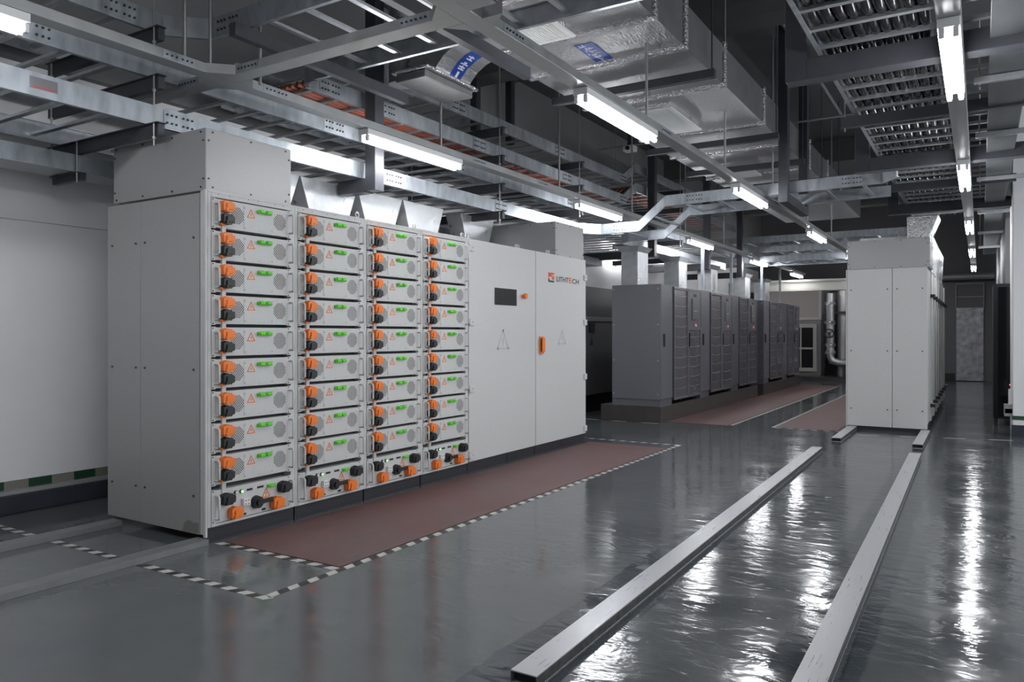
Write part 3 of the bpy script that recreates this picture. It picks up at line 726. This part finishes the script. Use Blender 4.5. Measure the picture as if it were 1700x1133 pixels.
def cross_trunk(x0, x1, label):
    t = thing('lighting_trunking', ((x0 + x1) / 2, AY[0], TZ), label, 'trunking', 'lamp trunking runs')
    MB().box(x0, AY[0], TZ, x1, AY[1], TZ + TH).build('trough', 'trunk', t, bevel=.003)
    for x in (x0 + .25, x1 - .25):
        b = MB().box(x - .11, AY[0] - .003, TZ + .008, x + .11, AY[0], TZ + TH - .008); b.mat(1)
        for i in range(6): b.cyl((x - .085 + .033 * i, AY[0] - .003, TZ + .03), (x - .085 + .033 * i, AY[0] - .010, TZ + .03), .006, 6)
        b.build('splice_plate', ['galv', 'bolt'], t)
cross_trunk(T1[1] + .001, T2[0] - .001, 'cross trunking linking the two left lamp runs overhead')
cross_trunk(-5.7, T1[0] - .001, 'short cross trunking from the left lamp run towards the wall')
def lamp(x, y, label, L=1.34):
    t = thing('ceiling_lamp', (x, y, 2.93), label, 'lamp', 'twin tube fluorescent lamps')
    b = MB().box(x - .055, y, TZ - .052, x + .055, y + L, TZ - .001); b.build('housing', 'white', t, bevel=.004)
    for s in (-1, 1):
        b = MB().cyl((x + s * .034, y + .03, TZ - .085), (x + s * .034, y + L - .03, TZ - .085), .0165, 12); b.build('tube', 'tube', t)
        for yy in (y + .003, y + L - .027):
            MB().box(x + s * .034 - .014, yy, TZ - .104, x + s * .034 + .014, yy + .024, TZ - .053).build('lamp_holder', 'white', t, bevel=.003)
    return t
LY = (.74, 4.68, 8.56, 12.85, 17.1, 21.3)
NEAR = ['nearest', 'second', 'third', 'fourth', 'fifth', 'farthest']
for nm, tx, ys in (('over the near battery racks', T1, LY), ('over the aisle beside the foil duct', T2, LY), ('under the black cable ladder', T3, LY[1:])):
    for i, y in enumerate(ys):
        lamp((tx[0] + tx[1]) / 2, y, '%s twin tube lamp in the row %s' % (NEAR[i], nm))
lamp(-5.75, 13.45, 'twin tube lamp near left wall behind the dark cabinets', 1.0)
# rods carrying trunking
for nm, x, ys in (('over the near racks', -4.333, (3.03, 3.22, 5.74, 8.1, 10.35, 12.7, 15.0)), ('over the aisle', -2.341, (5.9, 8.15, 10.35, 12.7, 15.0))):
    for i, y in enumerate(ys):
        tag(MB().cyl((x, y, TZ + TH), (x, y, CEIL), .012, 8).build('hanger_rod', 'rod'), '%s thin rod holding the lamp trunking %s' % (['nearest', 'second nearest', 'third nearest', 'fourth nearest', 'fifth nearest', 'sixth nearest', 'farthest'][i], nm), 'rod', 'trunking hanger rods')
tag(MB().cyl((-4.18, 3.50, TZ + TH - .06), (-4.18, 3.50, CEIL), .012, 8).build('hanger_rod', 'rod'), 'thin steel rod at the corner where cross trunking meets the rack lamp run', 'rod', 'trunking hanger rods')

# ------------------------------------------------------------------ foil duct
DX0, DX1, DZ0, DZ1 = -3.56, -2.10, 3.75, 4.12
t = thing('foil_duct', ((DX0 + DX1) / 2, 2, DZ0), 'large foil wrapped air duct running along the aisle ceiling', 'air duct')
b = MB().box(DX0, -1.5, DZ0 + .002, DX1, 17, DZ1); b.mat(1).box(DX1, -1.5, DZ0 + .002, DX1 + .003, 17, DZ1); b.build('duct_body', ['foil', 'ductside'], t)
for i, y in enumerate((4.6, 5.42, 6.12, 7.25, 8.8, 9.9, 11.5, 13.0, 14.4)):
    b = MB().box(DX0 - .03, y - .035, DZ0 - .03, DX1 + .03, y + .035, DZ1 + .03); b.build('flange', 'foilc', t, bevel=.01)
def diffuser(x0, x1, y0, y1):
    b = MB().box(x0, y0, DZ0 - .05, x1, y1, DZ0 + .001); d = b.build('diffuser_collar', 'foilc', t)
    b = MB(); f = .035
    for a in ((x0, y0, x1, y0 + f), (x0, y1 - f, x1, y1), (x0, y0 + f, x0 + f, y1 - f), (x1 - f, y0 + f, x1, y1 - f)): b.box(a[0], a[1], DZ0 - .068, a[2], a[3], DZ0 - .051)
    n = 22
    for k in range(n):
        x = x0 + f + (x1 - x0 - 2 * f) * (k + .5) / n; b.box(x - .006, y0 + f, DZ0 - .066, x + .006, y1 - f, DZ0 - .052)
    b.build('diffuser_grille', 'white', d)
for x0, x1, y0, y1 in ((-3.22, -2.70, 4.86, 5.32), (-3.22, -2.71, 7.5, 8.5), (-3.24, -2.74, 10.98, 11.42)):
    diffuser(x0, x1, y0, y1)
# blue label on duct bottom : two white characters rows
b = MB().box(-2.88, 5.64, DZ0 - .0015, -2.715, 6.07, DZ0 + .0005); b.mat(1)
random.seed(3)
for y in (5.69, 5.75, 5.82, 5.89, 5.96, 6.02):
    for k in range(5):
        a = random.uniform(-2.87, -2.79); c = y + random.uniform(-.02, .02)
        b.box(a, c - .005, DZ0 - .0022, a + .05, c + .005, DZ0 - .0014) if k % 2 else b.box(a, c - .022, DZ0 - .0022, a + .010, c + .022, DZ0 - .0014)
b.build('label_sticker', ['blue', 'lab'], t)
# dark channels carrying the duct
for y in (6.7, 9.2, 10.75, 12.2, 13.8):
    h = thing('duct_hanger', ((DX0 + DX1) / 2, y, DZ0 - .1), 'dark channel slung under the foil duct, %s' % {6.7: 'nearest one, before the second grille', 9.2: 'just past the second grille', 10.75: 'just before the third grille', 12.2: 'past the third grille', 13.8: 'farthest one'}[y], 'hanger', 'duct hanger channels')
    MB().box(DX0 - .09, y - .035, DZ0 - .11, DX1 + .09, y + .035, DZ0 - .035).build('channel', 'dsteel', h, bevel=.004)
    for x in (DX0 - .06, DX1 + .06): MB().cyl((x, y, DZ0 - .12), (x, y, CEIL), .007, 6).build('rod', 'dsteel', h)
# branch elbow with blue flow arrow label
e = thing('branch_duct', (-4.2, 5.4, 3.6), 'foil branch duct curving down left from main duct, blue arrow label', 'air duct')
pts = [(-3.57, 3.95), (-3.70, 3.94), (-3.83, 3.90), (-3.95, 3.83), (-4.05, 3.73), (-4.12, 3.62)]
b = MB(); y0, y1 = 5.15, 5.66; hh = .15
rings = []
for i, (x, z) in enumerate(pts):
    d = Vector((pts[min(i + 1, 5)][0] - pts[max(i - 1, 0)][0], pts[min(i + 1, 5)][1] - pts[max(i - 1, 0)][1])).normalized(); n = Vector((d.y, -d.x))
    rings.append([(x - n.x * hh, y0, z - n.y * hh), (x + n.x * hh, y0, z + n.y * hh), (x + n.x * hh, y1, z + n.y * hh), (x - n.x * hh, y1, z - n.y * hh)])
vs = [v for R in rings for v in R]; fs = [(0, 1, 2, 3), (23, 22, 21, 20)]
for i in range(5):
    for k in range(4): fs.append((i * 4 + k, i * 4 + (k + 1) % 4, i * 4 + 4 + (k + 1) % 4, i * 4 + 4 + k))
b.add(vs, fs); b.build('elbow', 'foil', e)
low = [rings[i][0 if rings[i][0][2] < rings[i][1][2] else 1] for i in range(6)]
b = MB()
for i in range(1, 5):
    p, q = Vector(low[i]), Vector(low[i + 1]); o = Vector((-.0, 0, -.004))
    b.prism([p + o + Vector((0, .20, 0)), q + o + Vector((0, .20, 0)), q + o + Vector((0, .36, 0)), p + o + Vector((0, .36, 0))], (0, 0, .002))
b.mat(1)
def onlow(f):
    i = min(4, int(f)); return Vector(low[i]).lerp(Vector(low[i + 1]), f - i) + Vector((0, 0, -.0065))
for f0, f1, a, c in ((3.6, 4.3, .265, .295), (3.3, 3.4, .24, .32), (3.1, 3.2, .24, .32), (2.8, 2.9, .23, .33), (2.6, 2.75, .26, .30), (2.2, 2.3, .24, .32), (1.9, 2.0, .24, .32), (3.0, 3.35, .275, .29), (1.8, 2.3, .275, .29)):
    p, q = onlow(f0), onlow(f1); b.prism([p + Vector((0, a, 0)), q + Vector((0, a, 0)), q + Vector((0, c, 0)), p + Vector((0, c, 0))], (0, 0, .0015))
p, q = onlow(4.25), onlow(4.8); b.prism([p + Vector((0, .23, 0)), q + Vector((0, .28, 0)), p + Vector((0, .33, 0))], (0, 0, .0015))
b.build('label_sticker', ['blue', 'lab'], e)
b = MB().box(-4.26, 5.0, 3.50, -3.94, 5.70, 3.57); b.mat(1).box(-4.29, 4.97, 3.57, -3.90, 5.74, 3.60); b.build('outlet_box', ['ductside', 'foilc'], e, bevel=.012)
b = MB().cyl((-4.48, 5.35, 3.62), (-4.48, 5.35, CEIL), .12, 16); tag(b.build('foil_riser', 'foil'), 'vertical foil pipe behind the branch duct', 'air duct')

# ------------------------------------------------------------------ right hand overhead : ladder with black cables
RX0, RX1, RZ = -.95, .30, 3.27
rl = thing('cable_ladder', (-.3, 3, RZ), 'wide overhead ladder full of black cables at upper right', 'cable ladder', 'cable ladders')
for x, inn in ((RX0, -1), (RX1, 1)):
    b = MB(); rail_poly(b, [(x, 2.6, RZ), (x, 14.3, RZ)], .13, inn); b.build('side_rail', 'galv', rl)
y = 2.75
while y < 14.2:
    MB().box(RX0 + .012, y - .022, RZ + .01, RX1 - .012, y + .022, RZ + .035).build('rung', 'rung', rl); y += .338
NTH = ['first', 'second', 'third', 'fourth', 'fifth', 'sixth', 'seventh', 'eighth', 'ninth', 'tenth']
for i in range(9):
    x = RX0 + .075 + .073 * i; b = MB(); pts = []; y = 2.7; k = 0
    while y < 14.2:
        f = ((y - 2.75) / .338) % 1
        pts.append((x + .006 * math.sin(i * 2.1 + y), y, RZ + .036 + .036 - .030 * math.sin(PI * f))); y += .338 / 4
    b.tube(pts, .0345, 10); tag(b.build('power_cable', 'bcable'), 'thick black cable in the right overhead ladder, %s from its left rail' % NTH[i], 'cable', 'thick black cables')
for yy, nm in ((5.62, 'nearest'), (9.10, 'second'), (12.55, 'third')):
    h = thing('support_frame', (-1.1, yy, 3.12), 'heavy dark steel frame under the black cable ladder, %s of three' % nm, 'support frame', 'heavy dark support frames')
    MB().box(-1.17, yy - .07, 3.12, -1.03, yy + .07, CEIL).build('post', 'dsteel', h, bevel=.004)
    MB().box(-1.03, yy - .07, 3.12, .52, yy + .07, 3.262).build('arm', 'dsteel', h, bevel=.004)
    MB().box(.40, yy - .07, 3.263, .52, yy + .07, CEIL).build('post', 'dsteel', h, bevel=.004)
for yy, nm in ((7.25, 'nearest'), (10.8, 'farther')):
    h = thing('ladder_hanger', (-.4, yy, 3.15), '%s thin dark channel on rods below the black cable ladder' % nm, 'hanger', 'right ladder hangers')
    MB().box(-1.05, yy - .03, 3.17, .36, yy + .03, 3.262).build('channel', 'dsteel', h)
    for x in (-1.02, .33): MB().cyl((x, yy, 3.14), (x, yy, CEIL), .007, 6).build('rod', 'rod', h)
# closed trough on far right
t = thing('cable_trough', (.17, 8, 3.20), 'closed grey cable trough along the upper right edge', 'cable trough')
MB().box(.05, 2.5, 3.185, .285, 20.5, 3.255).build('trough', 'trough', t, bevel=.003)
for yy, nm in ((6.35, 'nearest'), (8.1, 'second'), (10.4, 'third'), (13.2, 'fourth'), (15.9, 'fifth'), (18.5, 'farthest')):
    h = thing('trough_hanger', (.15, yy, 3.12), '%s steel strut bracket under the far right trough' % nm, 'hanger', 'trough strut brackets')
    MB().box(-.04, yy - .02, 3.135, .45, yy + .02, 3.183).build('strut', 'rung', h, bevel=.004)
    MB().cyl((-.01, yy, 3.125), (-.01, yy, 3.6), .008, 6).build('rod', 'rod', h)
# bridge support frame
h = thing('support_frame', (-2.04, 10.2, 2.95), 'dark U shaped steel frame carrying the bridge ladder over aisle', 'support frame', 'heavy dark support frames')
MB().box(-2.10, 9.58, 2.96, -1.99, 9.70, CEIL).build('post', 'dsteel', h, bevel=.004)
MB().box(-2.10, 10.80, 2.96, -1.99, 10.92, CEIL).build('post', 'dsteel', h, bevel=.004)
MB().box(-2.10, 9.70, 2.96, -1.99, 10.80, 3.07).build('arm', 'dsteel', h, bevel=.004)
# pipes on ceiling, small camera, black stanchions by left wall
tag(MB().tube([(-5.0, 10.6, 4.18), (-.2, 10.6, 4.18)], .015, 8).build('conduit_pipe', 'pipe'), 'thin grey conduit crossing overhead from the small white camera', 'pipe')
tag(MB().tube([(-2.0, -1, 5.05), (-2.0, 14, 5.05)], .03, 8).build('conduit_pipe', 'pipe'), 'grey pipe along the ceiling above the dark frame posts', 'pipe')
t = thing('security_camera', (-4.45, 10.6, 4.0), 'small white camera box hung on a dark post below ceiling', 'camera')
b = MB().box(-4.55, 10.5, 4.08, -4.37, 10.66, 4.17); b.build('housing', 'white', t, bevel=.02)
MB().cyl((-4.46, 10.498, 4.12), (-4.46, 10.47, 4.12), .03, 12).build('lens', 'blackp', t)
MB().box(-4.52, 10.62, 4.17, -4.42, 10.72, CEIL).build('post', 'dsteel', t)
for y, nm in ((8.6, 'nearer'), (9.5, 'farther')):
    t = thing('ceiling_stanchion', (-5.9, y, 4.2), '%s black stanchion hanging from ceiling beside the left wall' % nm, 'stanchion', 'black ceiling stanchions')
    MB().box(-5.95, y - .05, 4.15, -5.85, y + .05, 5.10).build('post', 'dsteel', t)
    MB().box(-6.0, y - .14, 5.10, -5.8, y + .14, 5.16).build('cap_plate', 'dsteel', t)

# ------------------------------------------------------------------ dark cabinets
UX = -4.14; UZ = .25
def make_ups(label):
    Y = 0.0
    t = thing('ups_cabinet', (UX, 0, UZ), label, 'cabinet', 'dark power cabinets')
    D = .80
    b = MB().box(UX - D, .0, UZ + .10, UX - .004, .52, 2.12); b.mat(1)
    for x in (UX - D + .03, UX - .04):
        for z in (2.05, 1.5, .95, .43): b.disc((x, -.0006, z), (0, -1, 0), .008, 6)
    b.build('side_compartment', ['ups', 'lab'], t, bevel=.004)
    MB().box(UX - .004, .006, UZ + .105, UX + .008, .515, 2.115).build('door', 'ups', t, bevel=.003)
    MB().box(UX + .008, .10, 1.16, UX + .03, .135, 1.36).build('handle', 'blackp', t, bevel=.006)
    b = MB().box(UX - D, .01, UZ, UX - .006, .51, UZ + .098); b.mat(1)
    for i in range(30):
        for j in range(4): b.disc((UX - D + .02 + i * .026, .0094, UZ + .02 + j * .02), (0, -1, 0), .006, 4)
    for i in range(16):
        for j in range(4): b.disc((UX - .0054, .03 + i * .03, UZ + .02 + j * .02), (1, 0, 0), .006, 4)
    b.build('skirt', ['ups', 'dot'], t)
    MB().box(UX - D, .525, UZ + .10, UX - .05, 1.905, 2.12).build('main_compartment', 'ups', t)
    b = MB()
    for y in (.56, 1.20, 1.84): b.box(UX - D + .1, y - .03, UZ, UX - .1, y + .03, UZ + .10)
    b.build('foot', 'blackp', t)
    for k, (y0, y1) in enumerate(((.545, 1.215), (1.225, 1.895))):
        f = .035; x0, x1 = UX - .05, UX + .03
        b = MB()
        for a in ((y0, UZ + .06, y1, UZ + .06 + f), (y0, 2.10 - f, y1, 2.10), (y0, UZ + .06 + f, y0 + f, 2.10 - f), (y1 - f, UZ + .06 + f, y1, 2.10 - f)):
            b.box(x0, a[0], a[1], x1, a[2], a[3])
        b.mat(1).box(UX - .055, y0 - .012, UZ + .05, UX + .012, y0 - .002, 2.11)
        d = b.build('door', ['ups', 'rackblk'], t, bevel=.003)
        zt = 2.10 - f if k == 0 else 1.42
        b = MB().box(x0, y0 + f, UZ + .06 + f, x1 - .02, y1 - f, zt); b.mat(1)
        z = UZ + .24
        while z < zt - .05:
            n = 8; ya, yb = y0 + f, y1 - f
            pts = [(x1 - .020, ya + (yb - ya) * i / n, z - .018 * math.sin(PI * i / n)) for i in range(n + 1)]
            for p, q in zip(pts[:-1], pts[1:]): b.prism([p, q, (q[0], q[1], q[2] + .010), (p[0], p[1], p[2] + .010)], (.003, 0, 0))
            z += .165
        b.build('slatted_panel', ['upsd', 'upsl'], d)
        if k == 1:
            MB().box(x0, y0 + f, zt + .002, x1 - .008, y1 - f, 2.10 - f).build('upper_panel', 'ups', d)
            q = MB().box(x1 - .008, y0 + .18, 1.60, x1 + .012, y0 + .44, 1.95).build('control_panel', 'ups', d, bevel=.004)
            MB().box(x1 + .012, y0 + .24, 1.77, x1 + .014, y0 + .38, 1.90).build('display', 'tgrey', q)
            MB().box(x1 + .012, y0 + .24, 1.735, x1 + .014, y0 + .40, 1.75).build('indicator_strip', 'tapew', q)
            MB().box(x1 - .008, y0 + .26, 1.98, x1 - .005, y0 + .42, 2.03).build('badge', 'ink', d)
            MB().box(x1 - .008, y0 + .28, 1.50, x1 - .004, y0 + .34, 1.56).build('label_sticker', 'red', d)
            b = MB().cyl((x1 - .008, y0 + .36, 1.50), (x1 + .01, y0 + .36, 1.50), .026, 12); b.build('push_button', 'lab', d)
            MB().box(x1, y0 + .004, 1.15, x1 + .022, y0 + .032, 1.37).build('handle', 'blackp', d, bevel=.005)
    return t
u0 = make_ups('dark grey power cabinet, nearest of the five, beside the aisle')
UY = (11.0, 12.925, 14.835, 17.42, 19.33)
UL = ['', 'dark grey power cabinet, second from near end of the first group', 'dark grey power cabinet, last of the nearer group of three', 'dark grey power cabinet, first of the farther group of two', 'dark grey power cabinet at the far end, next to cooling unit']
for i in range(1, 5): copy_tree(u0, (0, UY[i], 0), UL[i])
u0.location.y = UY[0]
tag(MB().box(-5.12, 10.97, 0, -4.125, 16.85, .25).build('concrete_plinth', 'conc', bevel=.006), 'dark painted plinth under the nearer three dark cabinets', 'plinth', 'painted plinths')
tag(MB().box(-5.12, 17.36, 0, -4.125, 21.4, .25).build('concrete_plinth', 'conc', bevel=.006), 'dark painted plinth under the farther two dark cabinets', 'plinth', 'painted plinths')
# vertical ducts standing on the cabinets
for i, nm in ((0, 'nearest dark cabinet'), (1, 'second dark cabinet'), (2, 'third dark cabinet'), (3, 'fourth dark cabinet'), (4, 'farthest dark cabinet')):
    y = UY[i] + .22
    t = thing('vertical_duct', (-4.74, y, 2.121), 'square galvanised duct rising from top of the %s' % nm, 'air duct', 'vertical ducts on dark cabinets')
    MB().box(-4.88, y, 2.121, -4.60, y + .44, 2.66).build('duct_body', 'galv2', t, bevel=.003)
    b = MB().hexa([(-4.88, y, 2.66), (-4.60, y, 2.66), (-4.60, y + .44, 2.66), (-4.88, y + .44, 2.66)], [(-4.98, y - .08, 2.745), (-4.55, y - .08, 2.745), (-4.55, y + .52, 2.745), (-4.98, y + .52, 2.745)])
    b.build('flared_top', 'galv2', t)
    if i > 0:
        tag(MB().box(-4.44, y + .75, 2.121, -4.39, y + .80, 3.04).build('strut_post', 'galv'), 'thin galvanised strut post standing on the %s' % nm, 'post', 'strut posts')

# ------------------------------------------------------------------ far end : cooling unit, pipes, beam, door
tag(MB().box(-6.2, 22.0, 2.55, -1.6, 22.25, 2.62).box(-6.2, 22.05, 2.62, -1.6, 22.2, 2.80).box(-6.2, 22.0, 2.80, -1.6, 22.25, 2.86).build('steel_beam', 'beige'), 'cream painted steel beam spanning over the far end of dark cabinets', 'beam')
t = thing('cooling_unit', (-4.8, 24.4, 0), 'large cooling unit with framed dark grille at the far end', 'cooling unit')
MB().box(-5.9, 24.0, .111, -4.03, 25.4, 1.80).build('casing', 'upsl', t, bevel=.01)
MB().box(-5.9, 24.02, 1.80, -4.10, 25.4, 2.85).build('upper_casing', 'beigep', t, bevel=.01)
MB().box(-5.92, 23.97, 1.78, -4.02, 25.4, 1.86).build('trim_band', 'rack', t)
MB().box(-4.10, 23.97, 1.86, -4.02, 25.4, 2.85).build('corner_post', 'rack', t)
b = MB()
for a in ((-5.2, 1.55, -4.14, 1.66), (-5.2, .24, -4.14, .35), (-4.25, .35, -4.14, 1.55), (-5.2, .90, -4.25, .96)): b.box(a[0], 23.94, a[1], a[2], 23.999, a[3])
b.box(-4.62, 23.95, .35, -4.58, 23.999, 1.55)
b.build('grille_frame', 'beige', t, bevel=.008)
MB().box(-5.2, 23.985, .35, -4.25, 23.998, 1.55).build('filter_screen', 'rackblk', t)
tag(MB().box(-6.0, 23.4, 0, -2.6, 25.4, .11).build('concrete_plinth', 'conc'), 'low dark slab under the far cooling unit and foil pipes', 'plinth', 'painted plinths')
t = thing('valve_pipe', (-3.75, 23.7, .1), 'foil wrapped vertical pipe with black valve wheel by cooling unit', 'pipe')
b = MB().tube([(-3.73, 23.7, 2.55), (-3.73, 23.7, .72), (-3.68, 23.7, .58), (-3.5, 23.7, .52), (-3.0, 23.7, .52)], .11, 14); b.build('pipe_body', 'foil', t)
MB().box(-3.40, 23.66, .111, -3.34, 23.74, .43).build('foot', 'dsteel', t)
for z in (2.2, 1.65, 1.0, .78): MB().cyl((-3.73, 23.7, z), (-3.73, 23.7, z + .09), .145, 14).build('collar', 'foilc', t)
b = MB(); b.tube([(-3.73 + .12 * math.cos(a), 23.52, 1.38 + .12 * math.sin(a)) for a in [2 * PI * i / 20 for i in range(20)]], .018, 8, True)
for a in (.5, 2.6, 4.7): b.cyl((-3.73, 23.52, 1.38), (-3.73 + .12 * math.cos(a), 23.52, 1.38 + .12 * math.sin(a)), .012, 6)
b.cyl((-3.73, 23.6, 1.38), (-3.73, 23.5, 1.38), .03, 8); b.build('valve_wheel', 'blackp', t)
tag(MB().tube([(-3.45, 24.05, 2.7), (-3.45, 24.05, .111)], .14, 14).build('foil_pipe', 'foil'), 'second foil wrapped pipe right behind the valve pipe', 'pipe')
tag(MB().box(-3.98, 24.6, .11, -3.0, 24.7, 2.6).build('recess_shade_sheet', 'rackblk'), 'black sheet painted as shade in the recess behind the foil pipes', 'panel')  # black sheet added for the shade of the recess
tag(MB().box(-3.98, 23.84, .111, -3.93, 23.90, 1.95).box(-3.98, 23.84, 1.95, -3.0, 23.90, 2.02).box(-3.05, 23.84, .111, -3.0, 23.90, 1.95).build('pipe_stand', 'dsteel'), 'black steel stand around the foil pipes', 'stand')
d = MB().box(-.60, 25.44, .02, .07, 25.499, 2.10).build('door_1', 'door', bevel=.004); struct(d)
b = MB()
for z in (2.10, 2.42, 2.80): b.box(-.62, 25.45, z, .09, 25.499, z + .02)
for x in (-.62, .07): b.box(x, 25.45, 2.12, x + .02, 25.499, 2.82)
struct(b.build('trim_5', 'upsl'))
struct(MB().box(-1.6, 25.46, 0, -.63, 25.499, .22).build('baseboard_back', 'rackblk'))
tag(MB().tube([(-3.0, 24.8, 2.98), (.33, 24.8, 2.98)], .10, 14).build('ceiling_pipe', 'pipe'), 'thick grey pipe crossing above the far door', 'pipe')
# grey wall cabinet glimpsed between near racks and dark cabinets
M['wallcab'] = mat('dull_grey_cabinet_paint', (0.11, 0.11, 0.112), 0.5)
t = thing('wall_cabinet', (-5.95, 13.5, 0), 'dull grey cabinet along left wall with small black meter and warning triangle', 'cabinet')
MB().box(-6.16, 11.2, .30, -5.76, 16.6, 2.18).build('cabinet_body', 'wallcab', t, bevel=.005)
MB().box(-6.16, 11.2, 0, -5.80, 16.6, .298).build('plinth', 'rackblk', t)
MB().box(-5.759, 11.2, 1.58, -5.735, 16.6, 1.66).build('trim_band', 'upsl', t)
MB().box(-5.759, 11.86, 1.38, -5.74, 12.06, 1.54).build('meter', 'rackblk', t)
MB().prism([(-5.7595, 11.88, 1.16), (-5.7595, 12.03, 1.16), (-5.7595, 11.955, 1.31)], (.003, 0, 0)).build('warning_sign', 'ink', t)

# ------------------------------------------------------------------ right cabinet row
GX0, GX1, GY = -1.64, -.615, 11.76
def make_gcab(label):
    p = .785
    t = thing('battery_cabinet', (GX1, 0, 0), label, 'cabinet', 'far grey cabinet row')
    MB().box(GX0 + .03, .0, .10, GX1 - .02, p - .002, 2.27).build('carcass', 'rack', t)
    d = MB().box(GX1 - .02, .03, .12, GX1, p - .04, 2.25).build('door', 'rack', t, bevel=.003)
    MB().box(GX1 - .02, p - .035, .10, GX1 + .012, p - .004, 2.27).build('frame_post', 'rack', t)
    for z in (1.90, .33): MB().box(GX1, p - .14, z - .025, GX1 + .06, p - .06, z + .025).build('handle', 'blackp', d, bevel=.008)
    b = MB().box(GX0 + .05, 0, 0, GX1 - .03, p - .002, .098); b.build('plinth', 'plinth', t)
    d = MB().box(GX0, .03, .12, GX0 + .029, p - .04, 2.25).build('door', 'rack', t, bevel=.003)
    return t
g0 = make_gcab('grey cabinet at near end of the right row')
for i in range(1, 7): copy_tree(g0, (0, GY + .785 * i, 0), 'grey cabinet in the right row, %s from its near end' % ['', 'second', 'third', 'fourth', 'fifth', 'sixth', 'seventh'][i])
g0.location.y = GY
ep = thing('end_panel', (-1.12, GY - .02, .05), 'light grey two sheet end panel of the right cabinet row', 'panel')
Yp = GY - .002; xm = -1.045
for x0, x1, sx in ((GX0 + .02, xm - .003, (GX0 + .07, xm - .06)), (xm + .003, GX1, (xm + .06, GX1 - .06))):
    b = MB().box(x0, Yp - .02, .055, x1, Yp, 2.27); b.mat(1); screws(b, [(x, Yp - .02, z) for x in sx for z in (1.98, 1.12, .30)], -2, .010)
    b.build('sheet', ['rack', 'screw'], ep, bevel=.003)
MB().box(GX0, Yp - .012, .0, GX0 + .018, Yp, 2.27).build('corner_trim', 'rack', ep)
metal_box(GX0 + .02, GX1 + .03, GY - .02, GY + .70, 2.272, 2.675, 'light grey metal box on top of the right cabinet row')
for i in range(1, 6):
    y = GY + .785 * i
    hood('flared galvanised hood on the right cabinet row, %s from near end' % ['', 'first', 'second', 'third', 'fourth', 'fifth'][i], GX0 + .1, GX1 - .0, y + .06, y + .70, y + .02, y + .76, 2.271, 2.80, .02)
b = MB().hexa([(-.86, GY + .03, 2.677), (-.60, GY + .03, 2.677), (-.60, GY + .65, 2.677), (-.86, GY + .65, 2.677)], [(-.87, GY + .03, 2.98), (-.48, GY + .03, 2.98), (-.48, GY + .65, 2.98), (-.87, GY + .65, 2.98)])
tag(b.build('foil_collar', ['foilc'], bevel=.01), 'foil taped duct collar on top of the right metal box', 'air duct')

# ------------------------------------------------------------------ far right : black cabinet, box and socket on column
t = thing('server_cabinet', (.5, 13.5, 0), 'tall black cabinet with smoked door behind the white column', 'cabinet')
MB().box(.16, 13.35, .10, .90, 14.4, 2.10).build('cabinet_body', 'rackblk', t, bevel=.006)
d = MB().box(.22, 13.33, .14, .86, 13.349, 2.05).build('door', 'glass', t)
MB().box(.36, 13.325, .60, .375, 13.331, .615).build('indicator_light', 'led', d)
b = MB()
for x in (.20, .84): b.cyl((x, 13.45, .0), (x, 13.45, .10), .03, 10)
b.build('foot', 'dsteel', t)
t = thing('wall_socket', (.33, 12.1, .4), 'small white socket box on the side of white column', 'socket')
MB().box(.315, 12.05, .42, .359, 12.16, .62).build('socket_body', 'white', t, bevel=.004)
t = thing('wall_bracket', (.3, 12.2, .25), 'pale ribbed bracket low on the side of white column', 'bracket')
b = MB()
for k in range(4): b.box(.27, 12.05 + .10 * k, .26, .359, 12.12 + .10 * k, .40)
b.box(.275, 12.05, .30, .359, 12.42, .36)
b.build('bracket_body', 'ledge', t)
